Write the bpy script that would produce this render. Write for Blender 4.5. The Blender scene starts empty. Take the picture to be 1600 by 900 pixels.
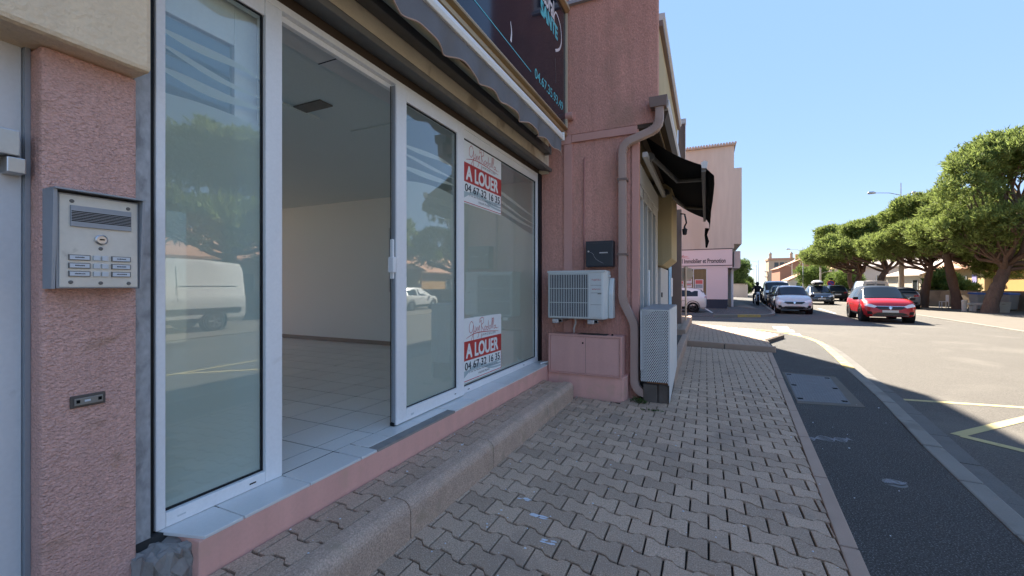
import bpy, bmesh, math, random
import numpy as np
from mathutils import Vector, Matrix
from mathutils.bvhtree import BVHTree
R = math.radians
random.seed(7)
S = bpy.context.scene
COL = S.collection

# ------------------------------------------------------------------ camera
cam_d = bpy.data.cameras.new('camera')
cam = bpy.data.objects.new('camera', cam_d)
COL.objects.link(cam)
cam.location = (0, 0, 1.5)
cam.rotation_euler = (R(90), 0, R(24.66))
cam_d.sensor_width = 36
cam_d.lens = 36 * 660 / 1600
cam_d.shift_y = -4 / 1600
cam_d.clip_start = 0.05
cam_d.clip_end = 3000
S.camera = cam

# ------------------------------------------------------------------ light
SUN_EL = R(42)
SUN_AZ = math.atan2(-0.37, 0.93)          # towards the sun, measured from +Y to +X
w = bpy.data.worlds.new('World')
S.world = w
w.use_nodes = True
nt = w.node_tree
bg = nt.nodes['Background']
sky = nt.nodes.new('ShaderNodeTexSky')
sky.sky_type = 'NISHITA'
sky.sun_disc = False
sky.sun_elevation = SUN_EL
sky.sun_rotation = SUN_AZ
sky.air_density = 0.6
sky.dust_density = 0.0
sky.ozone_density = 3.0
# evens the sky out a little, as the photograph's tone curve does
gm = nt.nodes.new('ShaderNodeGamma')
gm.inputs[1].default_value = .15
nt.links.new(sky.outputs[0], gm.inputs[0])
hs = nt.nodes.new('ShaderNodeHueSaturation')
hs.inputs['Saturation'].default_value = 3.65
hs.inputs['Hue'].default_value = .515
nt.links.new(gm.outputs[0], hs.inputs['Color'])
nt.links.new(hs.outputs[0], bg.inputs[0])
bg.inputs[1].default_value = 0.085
sd = bpy.data.lights.new('sun', 'SUN')
sd.energy = 2.0
sd.angle = R(0.53)
sd.color = (1.0, 0.90, 0.76)
sun = bpy.data.objects.new('sun', sd)
COL.objects.link(sun)
to_sun = Vector((math.sin(SUN_AZ) * math.cos(SUN_EL), math.cos(SUN_AZ) * math.cos(SUN_EL), math.sin(SUN_EL)))
sun.rotation_euler = (-to_sun).to_track_quat('-Z', 'Y').to_euler()
sun.location = (-10, 25, 30)
S.view_settings.view_transform = 'Standard'
S.view_settings.look = 'None'
S.view_settings.gamma = 1
S.view_settings.exposure = 3.52
S.cycles.max_bounces = 10
S.cycles.diffuse_bounces = 7
S.cycles.glossy_bounces = 4
S.cycles.transparent_max_bounces = 16
S.cycles.use_denoising = True
S.cycles.caustics_reflective = False
S.cycles.caustics_refractive = False

# ------------------------------------------------------------------ materials
MATS = {}
def node(t, kind, **kw):
    n = t.nodes.new(kind)
    for k, v in kw.items():
        setattr(n, k, v)
    return n
def M(name, col, rough=.75, spec=.35, metal=0., var=.10, vs=3., fine=.06, fs=60., bump=0., bs=80., bd=.004,
      rand=0., dirt=None, ds=2., dthr=.58, coat=0., voro=0., stretch=(1, 1, 1), island=0., streak=0., speck=None, spk=150., spt=.62):
    m = bpy.data.materials.new(name)
    m.use_nodes = True
    t = m.node_tree
    b = t.nodes['Principled BSDF']
    L = t.links.new
    geo = node(t, 'ShaderNodeNewGeometry')
    mp = node(t, 'ShaderNodeMapping')
    mp.inputs['Scale'].default_value = stretch
    L(geo.outputs['Position'], mp.inputs[0])
    P = mp.outputs[0]
    def noise(sc, det=4., dist=0.):
        n = node(t, 'ShaderNodeTexNoise')
        n.inputs['Scale'].default_value = sc
        n.inputs['Detail'].default_value = det
        n.inputs['Distortion'].default_value = dist
        L(P, n.inputs['Vector'])
        return n.outputs['Fac']
    def math2(op, a, bb):
        n = node(t, 'ShaderNodeMath', operation=op)
        for i, v in enumerate((a, bb)):
            if isinstance(v, (int, float)): n.inputs[i].default_value = v
            else: L(v, n.inputs[i])
        return n.outputs[0]
    f = math2('MULTIPLY_ADD', noise(vs), 2 * var)
    t.nodes[-1].inputs[2].default_value = 1 - var
    val = f
    if fine:
        g = math2('MULTIPLY_ADD', noise(fs, 2.), 2 * fine); t.nodes[-1].inputs[2].default_value = 1 - fine
        val = math2('MULTIPLY', val, g)
    if rand:
        oi = node(t, 'ShaderNodeObjectInfo')
        g = math2('MULTIPLY_ADD', oi.outputs['Random'], 2 * rand); t.nodes[-1].inputs[2].default_value = 1 - rand
        val = math2('MULTIPLY', val, g)
    if island:
        g = math2('MULTIPLY_ADD', geo.outputs['Random Per Island'], 2 * island); t.nodes[-1].inputs[2].default_value = 1 - island
        val = math2('MULTIPLY', val, g)
    if streak:                                   # rain streaks run down the wall
        m3 = node(t, 'ShaderNodeMapping'); m3.inputs['Scale'].default_value = (7, 7, .45)
        L(geo.outputs['Position'], m3.inputs[0])
        n3 = node(t, 'ShaderNodeTexNoise'); n3.inputs['Scale'].default_value = 1.; n3.inputs['Detail'].default_value = 5; n3.inputs['Distortion'].default_value = .5
        L(m3.outputs[0], n3.inputs['Vector'])
        g = math2('MULTIPLY_ADD', n3.outputs['Fac'], 3 * streak); t.nodes[-1].inputs[2].default_value = 1 - 1.5 * streak
        val = math2('MULTIPLY', val, g)
    mx = node(t, 'ShaderNodeVectorMath', operation='SCALE')
    mx.inputs[0].default_value = col[:3]
    L(val, mx.inputs['Scale'])
    colour = mx.outputs[0]
    if dirt:
        dn = noise(ds, 6., .4)
        rm = node(t, 'ShaderNodeMapRange')
        rm.inputs['From Min'].default_value = dthr
        rm.inputs['From Max'].default_value = dthr + .12
        L(dn, rm.inputs['Value'])
        mc = node(t, 'ShaderNodeMix', data_type='RGBA')
        L(rm.outputs[0], mc.inputs['Factor'])
        L(colour, mc.inputs['A'])
        mc.inputs['B'].default_value = (*dirt[:3], 1)
        colour = mc.outputs['Result']
    if speck:                                    # single pale stones in the surface
        sn = noise(spk, 1.)
        rm = node(t, 'ShaderNodeMapRange')
        rm.inputs['From Min'].default_value = spt; rm.inputs['From Max'].default_value = spt + .05
        L(sn, rm.inputs['Value'])
        mc = node(t, 'ShaderNodeMix', data_type='RGBA')
        L(rm.outputs[0], mc.inputs['Factor']); L(colour, mc.inputs['A'])
        mc.inputs['B'].default_value = (*speck[:3], 1)
        colour = mc.outputs['Result']
    L(colour, b.inputs['Base Color'])
    b.inputs['Roughness'].default_value = rough
    b.inputs['Metallic'].default_value = metal
    b.inputs['Specular IOR Level'].default_value = spec
    if coat:
        b.inputs['Coat Weight'].default_value = coat
        b.inputs['Coat Roughness'].default_value = .05
    if bump:
        if voro:
            v = node(t, 'ShaderNodeTexVoronoi', feature='SMOOTH_F1')
            v.inputs['Scale'].default_value = voro
            nz = node(t, 'ShaderNodeTexNoise'); nz.inputs['Scale'].default_value = bs; nz.inputs['Detail'].default_value = 3
            L(P, nz.inputs['Vector'])
            ad = node(t, 'ShaderNodeVectorMath', operation='MULTIPLY_ADD')
            L(nz.outputs['Color'], ad.inputs[0]); ad.inputs[1].default_value = (.03, .03, .03); L(P, ad.inputs[2])
            L(ad.outputs[0], v.inputs['Vector'])
            h = math2('ADD', v.outputs['Distance'], math2('MULTIPLY', nz.outputs['Fac'], .9))
        else:
            h = noise(bs, 5., .3)
        bp = node(t, 'ShaderNodeBump')
        bp.inputs['Strength'].default_value = bump
        bp.inputs['Distance'].default_value = bd
        L(h, bp.inputs['Height'])
        L(bp.outputs[0], b.inputs['Normal'])
    MATS[name] = m
    return m

def glass(name, r0=.09, tint=(.93, .97, .96), rough=0.0):
    m = bpy.data.materials.new(name); m.use_nodes = True
    t = m.node_tree; t.nodes.clear(); L = t.links.new
    out = node(t, 'ShaderNodeOutputMaterial')
    lw = node(t, 'ShaderNodeLayerWeight'); lw.inputs['Blend'].default_value = .5
    p = node(t, 'ShaderNodeMath', operation='POWER'); L(lw.outputs['Facing'], p.inputs[0]); p.inputs[1].default_value = 4.0
    ma = node(t, 'ShaderNodeMath', operation='MULTIPLY_ADD'); L(p.outputs[0], ma.inputs[0])
    ma.inputs[1].default_value = 1 - r0; ma.inputs[2].default_value = r0
    tr = node(t, 'ShaderNodeBsdfTransparent'); tr.inputs[0].default_value = (*tint, 1)
    gl = node(t, 'ShaderNodeBsdfGlossy'); gl.inputs['Roughness'].default_value = rough
    gl.inputs['Color'].default_value = (.95, .97, 1, 1)
    mx = node(t, 'ShaderNodeMixShader')
    L(ma.outputs[0], mx.inputs[0]); L(tr.outputs[0], mx.inputs[1]); L(gl.outputs[0], mx.inputs[2])
    L(mx.outputs[0], out.inputs[0])
    MATS[name] = m
    return m

def film(name, col, clear):
    m = bpy.data.materials.new(name); m.use_nodes = True
    t = m.node_tree; t.nodes.clear(); L = t.links.new
    out = node(t, 'ShaderNodeOutputMaterial')
    df = node(t, 'ShaderNodeBsdfDiffuse'); df.inputs[0].default_value = (*col, 1)
    tl = node(t, 'ShaderNodeBsdfTranslucent'); tl.inputs[0].default_value = (*[min(1, c * 1.6) for c in col], 1)
    tr = node(t, 'ShaderNodeBsdfTransparent')
    m1 = node(t, 'ShaderNodeMixShader'); m1.inputs[0].default_value = .5
    L(df.outputs[0], m1.inputs[1]); L(tl.outputs[0], m1.inputs[2])
    m2 = node(t, 'ShaderNodeMixShader'); m2.inputs[0].default_value = clear
    L(m1.outputs[0], m2.inputs[1]); L(tr.outputs[0], m2.inputs[2])
    L(m2.outputs[0], out.inputs[0])
    MATS[name] = m
    return m

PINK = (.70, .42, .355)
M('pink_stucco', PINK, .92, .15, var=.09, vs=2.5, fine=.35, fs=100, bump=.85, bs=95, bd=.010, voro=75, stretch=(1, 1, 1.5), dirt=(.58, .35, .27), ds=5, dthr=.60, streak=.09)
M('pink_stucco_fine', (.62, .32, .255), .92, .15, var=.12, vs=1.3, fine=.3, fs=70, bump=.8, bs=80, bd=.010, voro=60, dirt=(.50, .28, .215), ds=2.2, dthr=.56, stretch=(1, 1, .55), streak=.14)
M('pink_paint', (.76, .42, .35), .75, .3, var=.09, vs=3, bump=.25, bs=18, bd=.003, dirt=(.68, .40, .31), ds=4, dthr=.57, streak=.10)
M('pink_metal', (.66, .37, .32), .6, .4, var=.07, vs=5, dirt=(.60, .36, .30), ds=9, dthr=.66, streak=.06)
M('pink_trim', (.62, .335, .28), .75, .3, var=.08, vs=4, bump=.15, bs=30, bd=.002)
M('beige_stucco', (.82, .65, .45), .9, .2, var=.08, vs=3, fine=.10, fs=60, bump=.8, bs=45, bd=.008, dirt=(.72, .52, .31), ds=1.6, dthr=.64, streak=.08)
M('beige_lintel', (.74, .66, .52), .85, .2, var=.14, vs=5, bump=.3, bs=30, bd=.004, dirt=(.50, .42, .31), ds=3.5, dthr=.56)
M('peeling_paint', (.62, .55, .45), .85, .2, var=.2, vs=14, bump=.5, bs=30, bd=.004, island=.15)
M('yellow_render', (.52, .41, .24), .9, .2, var=.07, vs=2, bump=.3, bs=40, streak=.1)
M('beige_render', (.50, .45, .385), .9, .2, var=.06, vs=.5, fine=.05, fs=4, bump=.2, bs=20, dirt=(.46, .395, .325), ds=.35, dthr=.56, stretch=(1, 1, .25), streak=.08)
M('pale_pink', (.67, .575, .58), .85, .2, var=.03, vs=.6)
M('dark_plinth', (.035, .045, .065), .8, .3, var=.1)
M('white_frame', (.86, .86, .86), .35, .45, var=.03, vs=4, dirt=(.66, .64, .60), ds=5, dthr=.68, streak=.03)
M('inner_frame', (.62, .64, .65), .5, .4, var=.03)
M('gasket', (.012, .012, .014), .6, .3, var=.1)
M('door_paint', (.68, .69, .70), .5, .4, var=.06, vs=3, dirt=(.45, .44, .42), ds=6, dthr=.64)
M('steel', (.55, .56, .57), .35, .5, metal=.9, var=.08, vs=8)
M('grey_metal', (.34, .36, .39), .5, .45, metal=.3, var=.06, vs=6)
M('plate_metal', (.66, .64, .58), .45, .5, metal=.25, var=.10, vs=9, dirt=(.45, .43, .39), ds=14, dthr=.62)
M('zinc', (.40, .41, .42), .6, .4, metal=.1, var=.28, vs=24, fine=.25, fs=60, bump=.4, bs=40, stretch=(1, 1, .6), dirt=(.26, .265, .27), ds=14, dthr=.55)
M('dark_slot', (.01, .01, .01), .9, .1)
M('label_white', (.62, .65, .68), .4, .4, var=.04)
M('ink', (.03, .035, .045), .7, .2, var=.1)
M('mortar', (.30, .28, .26), .95, .1, var=.25, vs=10, bump=.7, bs=40, bd=.008)
M('tile', (.72, .72, .70), .28, .5, var=.05, vs=3, rand=.05, dirt=(.38, .37, .36), ds=4, dthr=.68)
M('grout', (.05, .05, .05), .9, .1)
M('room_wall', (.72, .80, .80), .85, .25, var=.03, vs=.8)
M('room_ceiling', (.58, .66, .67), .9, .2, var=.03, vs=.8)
M('skirting', (.25, .23, .20), .4, .4, var=.1)
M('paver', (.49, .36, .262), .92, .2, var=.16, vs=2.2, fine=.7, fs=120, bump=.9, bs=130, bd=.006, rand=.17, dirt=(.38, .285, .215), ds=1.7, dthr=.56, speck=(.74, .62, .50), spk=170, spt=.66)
M('paver_step', (.49, .35, .255), .9, .25, var=.16, vs=3, fine=.6, fs=120, bump=.9, bs=130, bd=.006, rand=.10, speck=(.62, .50, .40), spk=170, spt=.67)
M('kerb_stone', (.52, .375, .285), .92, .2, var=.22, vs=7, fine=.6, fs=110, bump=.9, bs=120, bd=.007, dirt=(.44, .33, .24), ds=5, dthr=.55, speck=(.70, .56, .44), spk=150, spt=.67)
M('edge_stone', (.44, .32, .245), .9, .2, var=.14, vs=4, fine=.14, fs=160, bump=.4, bs=120)
M('joint', (.034, .029, .024), .95, .1, var=.3, vs=20, bump=.8, bs=120, bd=.006)
M('dark_asphalt', (.070, .067, .062), .9, .3, var=.22, vs=1.8, fine=1.1, fs=95, bump=1.0, bs=150, bd=.009, dirt=(.095, .094, .092), ds=1.3, dthr=.58, speck=(.21, .21, .205), spk=110, spt=.605)
M('road_asphalt', (.108, .100, .088), .9, .25, var=.12, vs=.7, fine=.7, fs=80, bump=.7, bs=110, bd=.008, dirt=(.14, .13, .113), ds=.5, dthr=.55, speck=(.24, .225, .20), spk=100, spt=.64)
M('ground', (.20, .18, .145), .95, .1, var=.15, vs=.2)
M('pale_concrete', (.16, .142, .118), .9, .2, var=.15, vs=3, fine=.1, fs=80, bump=.4, bs=60, dirt=(.145, .128, .105), ds=2.5, dthr=.57)
M('kerb_grey', (.25, .235, .205), .9, .2, var=.16, vs=3, fine=.14, fs=110, bump=.4, bs=80, dirt=(.20, .185, .16), ds=2.5, dthr=.56)
M('yellow_paint', (.50, .37, .13), .8, .3, var=.15, vs=4, dirt=(.32, .28, .20), ds=6, dthr=.50)
M('road_yellow', (.50, .42, .20), .8, .3, var=.15, vs=3, dirt=(.22, .20, .14), ds=6, dthr=.60)
M('road_white', (.62, .60, .56), .8, .3, var=.12, vs=3, dirt=(.25, .24, .22), ds=5, dthr=.58)
M('manhole', (.19, .185, .185), .6, .4, metal=.2, var=.1, vs=6)
M('paint_splash', (.70, .72, .76), .6, .4, var=.05)
M('gutter_concrete', (.155, .148, .135), .9, .2, var=.2, vs=4, fine=.3, fs=90, bump=.4, bs=80)
M('chalk', (.25, .25, .26), .8, .2, var=.2, vs=20)
M('fabric_grey', (.17, .17, .18), .9, .1, var=.10, vs=9, bump=.2, bs=25, bd=.006)
M('fabric_edge', (.48, .33, .26), .9, .1)
M('fabric_black', (.008, .008, .009), .9, .1, var=.1)
M('awning_bar', (.80, .78, .74), .4, .45, var=.03)
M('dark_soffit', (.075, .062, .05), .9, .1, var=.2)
M('channel_grey', (.17, .165, .155), .6, .4, metal=.3, var=.2, vs=10)
M('wood_brown', (.085, .062, .045), .8, .2, var=.3, vs=12, stretch=(1, .2, 1))
M('gold_frame', (.40, .27, .13), .40, .5, metal=.45, var=.08, vs=6)
M('gold_light', (.66, .55, .40), .4, .5, metal=.2, var=.05)
M('sign_dark', (.012, .015, .028), .08, .25, var=.05)
M('sign_cyan', (.13, .55, .62), .4, .4, var=.02)
M('sign_white', (.80, .74, .76), .4, .4, var=.02)
M('notice_white', (.86, .88, .86), .45, .4, var=.03)
M('notice_red', (.50, .05, .045), .45, .4, var=.03)
M('notice_wave', (.42, .52, .54), .45, .4, var=.03)
M('pipe_taupe', (.44, .315, .265), .55, .4, var=.05, vs=5)
M('pipe_dark', (.22, .155, .13), .6, .4, var=.08)
M('gutter_white', (.66, .62, .60), .5, .4, var=.05)
M('copper_pipe', (.42, .20, .17), .6, .4)
M('letterbox', (.030, .036, .045), .35, .5, var=.08)
M('ac_white', (.62, .64, .62), .45, .4, var=.04, vs=4, dirt=(.50, .51, .48), ds=6, dthr=.68)
M('ac_dark', (.018, .018, .028), .6, .3, var=.3, vs=18)
M('cage_white', (.68, .68, .66), .6, .35, var=.12, vs=5, dirt=(.38, .24, .13), ds=5, dthr=.66)
M('rust', (.20, .09, .04), .9, .1, var=.3, vs=20)
M('step_stone', (.13, .11, .095), .95, .1, var=.3, vs=6, bump=.5, bs=60)
M('blue_poster', (.25, .50, .72), .5, .4, var=.25, vs=6)
M('grey_shutter', (.55, .54, .52), .5, .4, var=.04)
M('concrete_post', (.42, .37, .30), .9, .2, var=.12)
M('bark', (.155, .105, .080), .95, .1, var=.35, vs=5, fine=.25, fs=22, bump=1.0, bs=14, bd=.05, stretch=(1, 1, .35))
M('needles', (.195, .245, .068), .75, .25, var=.30, vs=.9, fine=0, island=.45)
M('needles_dark', (.10, .125, .035), .8, .2, var=.30, vs=.9, fine=0, island=.45)
M('leaves', (.15, .21, .05), .7, .25, var=.25, vs=1.2, fine=0, island=.4)
M('leaves_dark', (.09, .14, .045), .7, .25, var=.25, vs=1.2, fine=0, island=.4)
M('ochre_wall', (.62, .46, .24), .9, .2, var=.08, vs=.8)
M('orange_wall', (.60, .36, .13), .9, .2, var=.08, vs=.8)
M('house_grey', (.44, .40, .38), .9, .2, var=.08, vs=.8)
M('house_cream', (.56, .50, .40), .9, .2, var=.08, vs=.8)
M('brick_red', (.40, .19, .12), .9, .2, var=.12, vs=.8, fine=.1, fs=6)
M('tower_beige', (.46, .35, .25), .9, .2, var=.10, vs=.6)
M('roof_tile', (.48, .27, .18), .9, .2, var=.25, vs=1.5, fine=.25, fs=9, bump=.8, bs=7, bd=.05)
M('roof_pale', (.46, .39, .34), .9, .2, var=.25, vs=2.5, fine=.2, fs=9)
M('lavender', (.36, .33, .62), .7, .3, var=.05)
M('block_wall', (.33, .28, .22), .95, .1, var=.18, vs=1.2, fine=.1, fs=20, bump=.4, bs=20, dirt=(.24, .20, .16), ds=1.2, dthr=.55)
M('window_dark', (.03, .035, .04), .12, .6, var=.1)
M('curtain', (.20, .16, .09), .9, .1, var=.5, vs=3, stretch=(6, 1, .1))
M('poster_white', (.72, .70, .70), .6, .3)
M('poster_red', (.55, .13, .12), .6, .3)
M('poster_photo', (.30, .34, .36), .6, .3, var=.5, vs=7)
M('car_red', (.46, .008, .012), .30, .45, var=.02, coat=.45)
M('car_silver', (.58, .58, .57), .32, .5, var=.02, coat=1., metal=.15)
M('car_white', (.66, .66, .65), .3, .5, var=.02, coat=1.)
M('car_dark', (.030, .034, .042), .28, .5, var=.02, coat=1.)
M('car_grey', (.15, .165, .19), .3, .5, var=.02, coat=1., metal=.2)
M('car_black', (.012, .012, .014), .35, .45, var=.02, coat=.3)
M('car_trim', (.018, .018, .020), .7, .3, var=.1)
M('car_glass', (.022, .032, .045), .08, .22, var=.05)
M('lamp_glass', (.80, .82, .84), .08, .7, var=.02, coat=1.)
M('tail_red', (.35, .02, .025), .15, .6, var=.02, coat=1.)
M('chrome', (.75, .75, .76), .15, .6, metal=1., var=.02)
M('tyre', (.014, .014, .015), .9, .2, var=.1)
M('rim', (.48, .48, .50), .3, .5, metal=.8, var=.04)
M('rim_dark', (.08, .08, .085), .4, .5, metal=.6, var=.04)
M('plate_white', (.70, .70, .68), .5, .4, var=.02)
M('skin', (.48, .27, .19), .6, .3)
M('jacket', (.03, .03, .035), .8, .2, var=.2, vs=12)
M('trousers', (.05, .055, .075), .85, .2, var=.2, vs=12)
M('bin_blue', (.06, .14, .45), .5, .4, var=.1)
M('bin_grey', (.30, .31, .30), .6, .3, var=.1)
M('bollard', (.60, .54, .46), .8, .3, var=.1)
M('sign_back', (.56, .47, .36), .6, .4, metal=.2, var=.06)
M('sign_blue', (.05, .06, .35), .5, .4)
M('sign_rim_red', (.50, .03, .03), .5, .4)
M('lamp_metal', (.42, .43, .44), .5, .4, metal=.3)
for nm in ('needles', 'needles_dark', 'leaves', 'leaves_dark'):      # thin leaves let light through
    t = MATS[nm].node_tree; bs_ = t.nodes['Principled BSDF']
    tl = t.nodes.new('ShaderNodeBsdfTranslucent'); mxs = t.nodes.new('ShaderNodeMixShader'); mxs.inputs[0].default_value = .42
    src = bs_.inputs['Base Color'].links[0].from_socket
    t.links.new(src, tl.inputs[0]); t.links.new(bs_.outputs[0], mxs.inputs[1]); t.links.new(tl.outputs[0], mxs.inputs[2])
    t.links.new(mxs.outputs[0], t.nodes['Material Output'].inputs[0])
glass('shop_glass', .06)
glass('inner_glass', .05)
film('frost', (.88, .90, .80), .08)

# ------------------------------------------------------------------ builders
def tag(o, label=None, cat=None, group=None, kind=None):
    if label: o['label'] = label
    if cat: o['category'] = cat
    if group: o['group'] = group
    if kind: o['kind'] = kind
    return o
def thing(name, label, cat, loc=(0, 0, 0), rz=0., group=None, kind=None):
    o = bpy.data.objects.new(name, None)
    o.empty_display_size = .3
    COL.objects.link(o)
    o.location = loc
    o.rotation_euler = (0, 0, rz)
    return tag(o, label, cat, group, kind)
def absloc(o):
    v = Vector((0, 0, 0))
    while o is not None:
        v += o.location
        o = o.parent
    return v
class B:
    """collects faces; build() links them as ONE mesh object"""
    def __init__(s):
        s.v = []; s.f = []; s.mi = []; s.cur = 0
    def add(s, verts, faces):
        n = len(s.v)
        s.v += [tuple(p) for p in verts]
        s.f += [tuple(i + n for i in f) for f in faces]
        s.mi += [s.cur] * len(faces)
        return s
    def box(s, x0, x1, y0, y1, z0, z1):
        x0, x1 = min(x0, x1), max(x0, x1); y0, y1 = min(y0, y1), max(y0, y1); z0, z1 = min(z0, z1), max(z0, z1)
        return s.add([(x0, y0, z0), (x1, y0, z0), (x1, y1, z0), (x0, y1, z0), (x0, y0, z1), (x1, y0, z1), (x1, y1, z1), (x0, y1, z1)],
                     [(0, 3, 2, 1), (4, 5, 6, 7), (0, 1, 5, 4), (1, 2, 6, 5), (2, 3, 7, 6), (3, 0, 4, 7)])
    def obox(s, c, ax, ay, az):
        c, ax, ay, az = map(Vector, (c, ax, ay, az))
        vs = [c + a * ax + b * ay + d * az for d in (-.5, .5) for a, b in ((-.5, -.5), (.5, -.5), (.5, .5), (-.5, .5))]
        return s.add(vs, [(0, 3, 2, 1), (4, 5, 6, 7), (0, 1, 5, 4), (1, 2, 6, 5), (2, 3, 7, 6), (3, 0, 4, 7)])
    def prism(s, poly, d, axis):
        """poly: list of 3-D points (planar), extruded by vector d"""
        n = len(poly); d = Vector(d)
        a = [Vector(p) for p in poly]
        return s.add(a + [p + d for p in a], [tuple(range(n))[::-1], tuple(range(n, 2 * n))] + [(i, (i + 1) % n, n + (i + 1) % n, n + i) for i in range(n)])
    def slab(s, poly, z0, z1):
        """poly counter-clockwise in xy"""
        n = len(poly)
        return s.add([(x, y, z0) for x, y in poly] + [(x, y, z1) for x, y in poly],
                     [tuple(range(n))[::-1], tuple(range(n, 2 * n))] + [(i, (i + 1) % n, n + (i + 1) % n, n + i) for i in range(n)])
    def tube(s, pts, r, n=8, caps=True, square=False, sq=(1, 1)):
        pts = [Vector(p) for p in pts]
        rs = r if isinstance(r, (list, tuple)) else [r] * len(pts)
        up = None; rings = []
        for i, p in enumerate(pts):
            t = (pts[min(i + 1, len(pts) - 1)] - pts[max(i - 1, 0)]).normalized()
            if up is None:
                up = Vector((0, 1, 0)) if abs(t.y) < .9 else Vector((1, 0, 0))
            a = t.cross(up)
            if a.length < 1e-5: a = t.cross(Vector((1, .3, 0)))
            a.normalize(); b2 = a.cross(t).normalized(); up = b2
            ring = []
            for k in range(n):
                th = 2 * math.pi * (k + .5) / n
                cx, cy = math.cos(th), math.sin(th)
                if square:
                    q = max(abs(cx), abs(cy)) ** .75
                    cx, cy = cx / q, cy / q
                ring.append(p + a * cx * rs[i] * sq[0] + b2 * cy * rs[i] * sq[1])
            rings.append(ring)
        vs = [v for rg in rings for v in rg]
        fs = [(i * n + k, i * n + (k + 1) % n, (i + 1) * n + (k + 1) % n, (i + 1) * n + k) for i in range(len(pts) - 1) for k in range(n)]
        if caps:
            fs += [tuple(range(n))[::-1], tuple(range((len(pts) - 1) * n, len(pts) * n))]
        return s.add(vs, fs)
    def cyl(s, c, axis, r, h, n=16, r2=None):
        c = Vector(c); axis = Vector(axis).normalized()
        return s.tube([c, c + axis * h], [r, r if r2 is None else r2], n)
    def lathe(s, c, axis, prof, n=20):
        """prof: (radius, height along axis)"""
        c = Vector(c); axis = Vector(axis).normalized()
        a = axis.orthogonal().normalized(); b2 = axis.cross(a)
        vs = []; fs = []
        for r, h in prof:
            for k in range(n):
                th = 2 * math.pi * k / n
                vs.append(c + axis * h + (a * math.cos(th) + b2 * math.sin(th)) * max(r, 1e-4))
        for i in range(len(prof) - 1):
            for k in range(n):
                fs.append((i * n + k, i * n + (k + 1) % n, (i + 1) * n + (k + 1) % n, (i + 1) * n + k))
        fs.append(tuple(range(n))[::-1]); fs.append(tuple(range((len(prof) - 1) * n, len(prof) * n)))
        return s.add(vs, fs)
    def ribbon(s, pts, width, o, r, u, lift=0.):
        """flat stroke: pts are 2-D, mapped to o + x*r + y*u"""
        o, r, u = Vector(o), Vector(r), Vector(u)
        nrm = r.cross(u).normalized()
        n = len(pts); vs = []
        for i, p in enumerate(pts):
            a = pts[max(i - 1, 0)]; b2 = pts[min(i + 1, n - 1)]
            dx, dy = b2[0] - a[0], b2[1] - a[1]; L = math.hypot(dx, dy) or 1
            wd = width[i] if isinstance(width, (list, tuple)) else width
            ox, oy = -dy / L * wd / 2, dx / L * wd / 2
            for sg in (1, -1):
                vs.append(o + r * (p[0] + sg * ox) + u * (p[1] + sg * oy) + nrm * lift)
        return s.add(vs, [(2 * i, 2 * i + 1, 2 * i + 3, 2 * i + 2) for i in range(n - 1)])
    def build(s, name, mat, parent=None, bevel=0., smooth=False, local=False, seg=2, ang=40, fix=True):
        me = bpy.data.meshes.new(name)
        off = absloc(parent) if (parent is not None and not local) else Vector((0, 0, 0))
        me.from_pydata([(p[0] - off.x, p[1] - off.y, p[2] - off.z) for p in s.v], [], s.f)
        for mm in (mat if isinstance(mat, (list, tuple)) else [mat]):
            me.materials.append(MATS[mm])
        me.polygons.foreach_set('material_index', s.mi)
        if fix:
            bm = bmesh.new(); bm.from_mesh(me)
            bmesh.ops.recalc_face_normals(bm, faces=bm.faces); bm.to_mesh(me); bm.free()
        if smooth:
            me.shade_smooth()
            me.set_sharp_from_angle(angle=R(ang))
        me.update()
        o = bpy.data.objects.new(name, me)
        COL.objects.link(o)
        if parent is not None: o.parent = parent
        if bevel:
            md = o.modifiers.new('bevel', 'BEVEL'); md.width = bevel; md.segments = seg
            md.limit_method = 'ANGLE'; md.angle_limit = R(35)
            md.harden_normals = False
        return o
def bx(*a):
    return B().box(*a)
def child(src, name, parent, loc=None, rot=None):
    """copy of a part that shares its mesh"""
    c = src.copy(); COL.objects.link(c); c.name = name; c.parent = parent
    if loc is not None: c.location = loc
    if rot is not None: c.rotation_euler = rot
    return c
def copy_tree(o, parent=None):
    c = o.copy(); COL.objects.link(c)
    if parent is not None: c.parent = parent
    for ch in list(o.children): copy_tree(ch, c)
    return c
def text_mesh(s, extrude=0.):
    cu = bpy.data.curves.new('lettering', 'FONT'); cu.body = s; cu.size = 1; cu.extrude = 0
    cu.resolution_u = 4
    o = bpy.data.objects.new('lettering', cu); COL.objects.link(o)
    dg = bpy.context.evaluated_depsgraph_get()
    me = bpy.data.meshes.new_from_object(o.evaluated_get(dg))
    vs = [tuple(v.co) for v in me.vertices]; fs = [tuple(p.vertices) for p in me.polygons]
    bpy.data.objects.remove(o); bpy.data.meshes.remove(me)
    return vs, fs
def lettering(s, o, r, u, width, height, mat, parent, lift=.002, name='lettering', bold=0., thick=.0):
    """text fitted to width x height, lower left corner at o"""
    vs, fs = text_mesh(s)
    x0 = min(v[0] for v in vs); x1 = max(v[0] for v in vs); y0 = min(v[1] for v in vs); y1 = max(v[1] for v in vs)
    sx, sy = width / (x1 - x0), height / (y1 - y0)
    o, r, u = Vector(o), Vector(r), Vector(u); nrm = r.cross(u).normalized()
    b = B()
    offs = [(0, 0)] if not bold else [(-bold, -bold), (bold, -bold), (bold, bold), (-bold, bold), (0, 0)]
    for k, (ax, ay) in enumerate(offs):
        b.add([o + r * ((v[0] - x0) * sx + ax) + u * ((v[1] - y0) * sy + ay) + nrm * (lift + k * .0003) for v in vs], fs)
    return b.build(name, mat, parent, fix=False)
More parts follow.
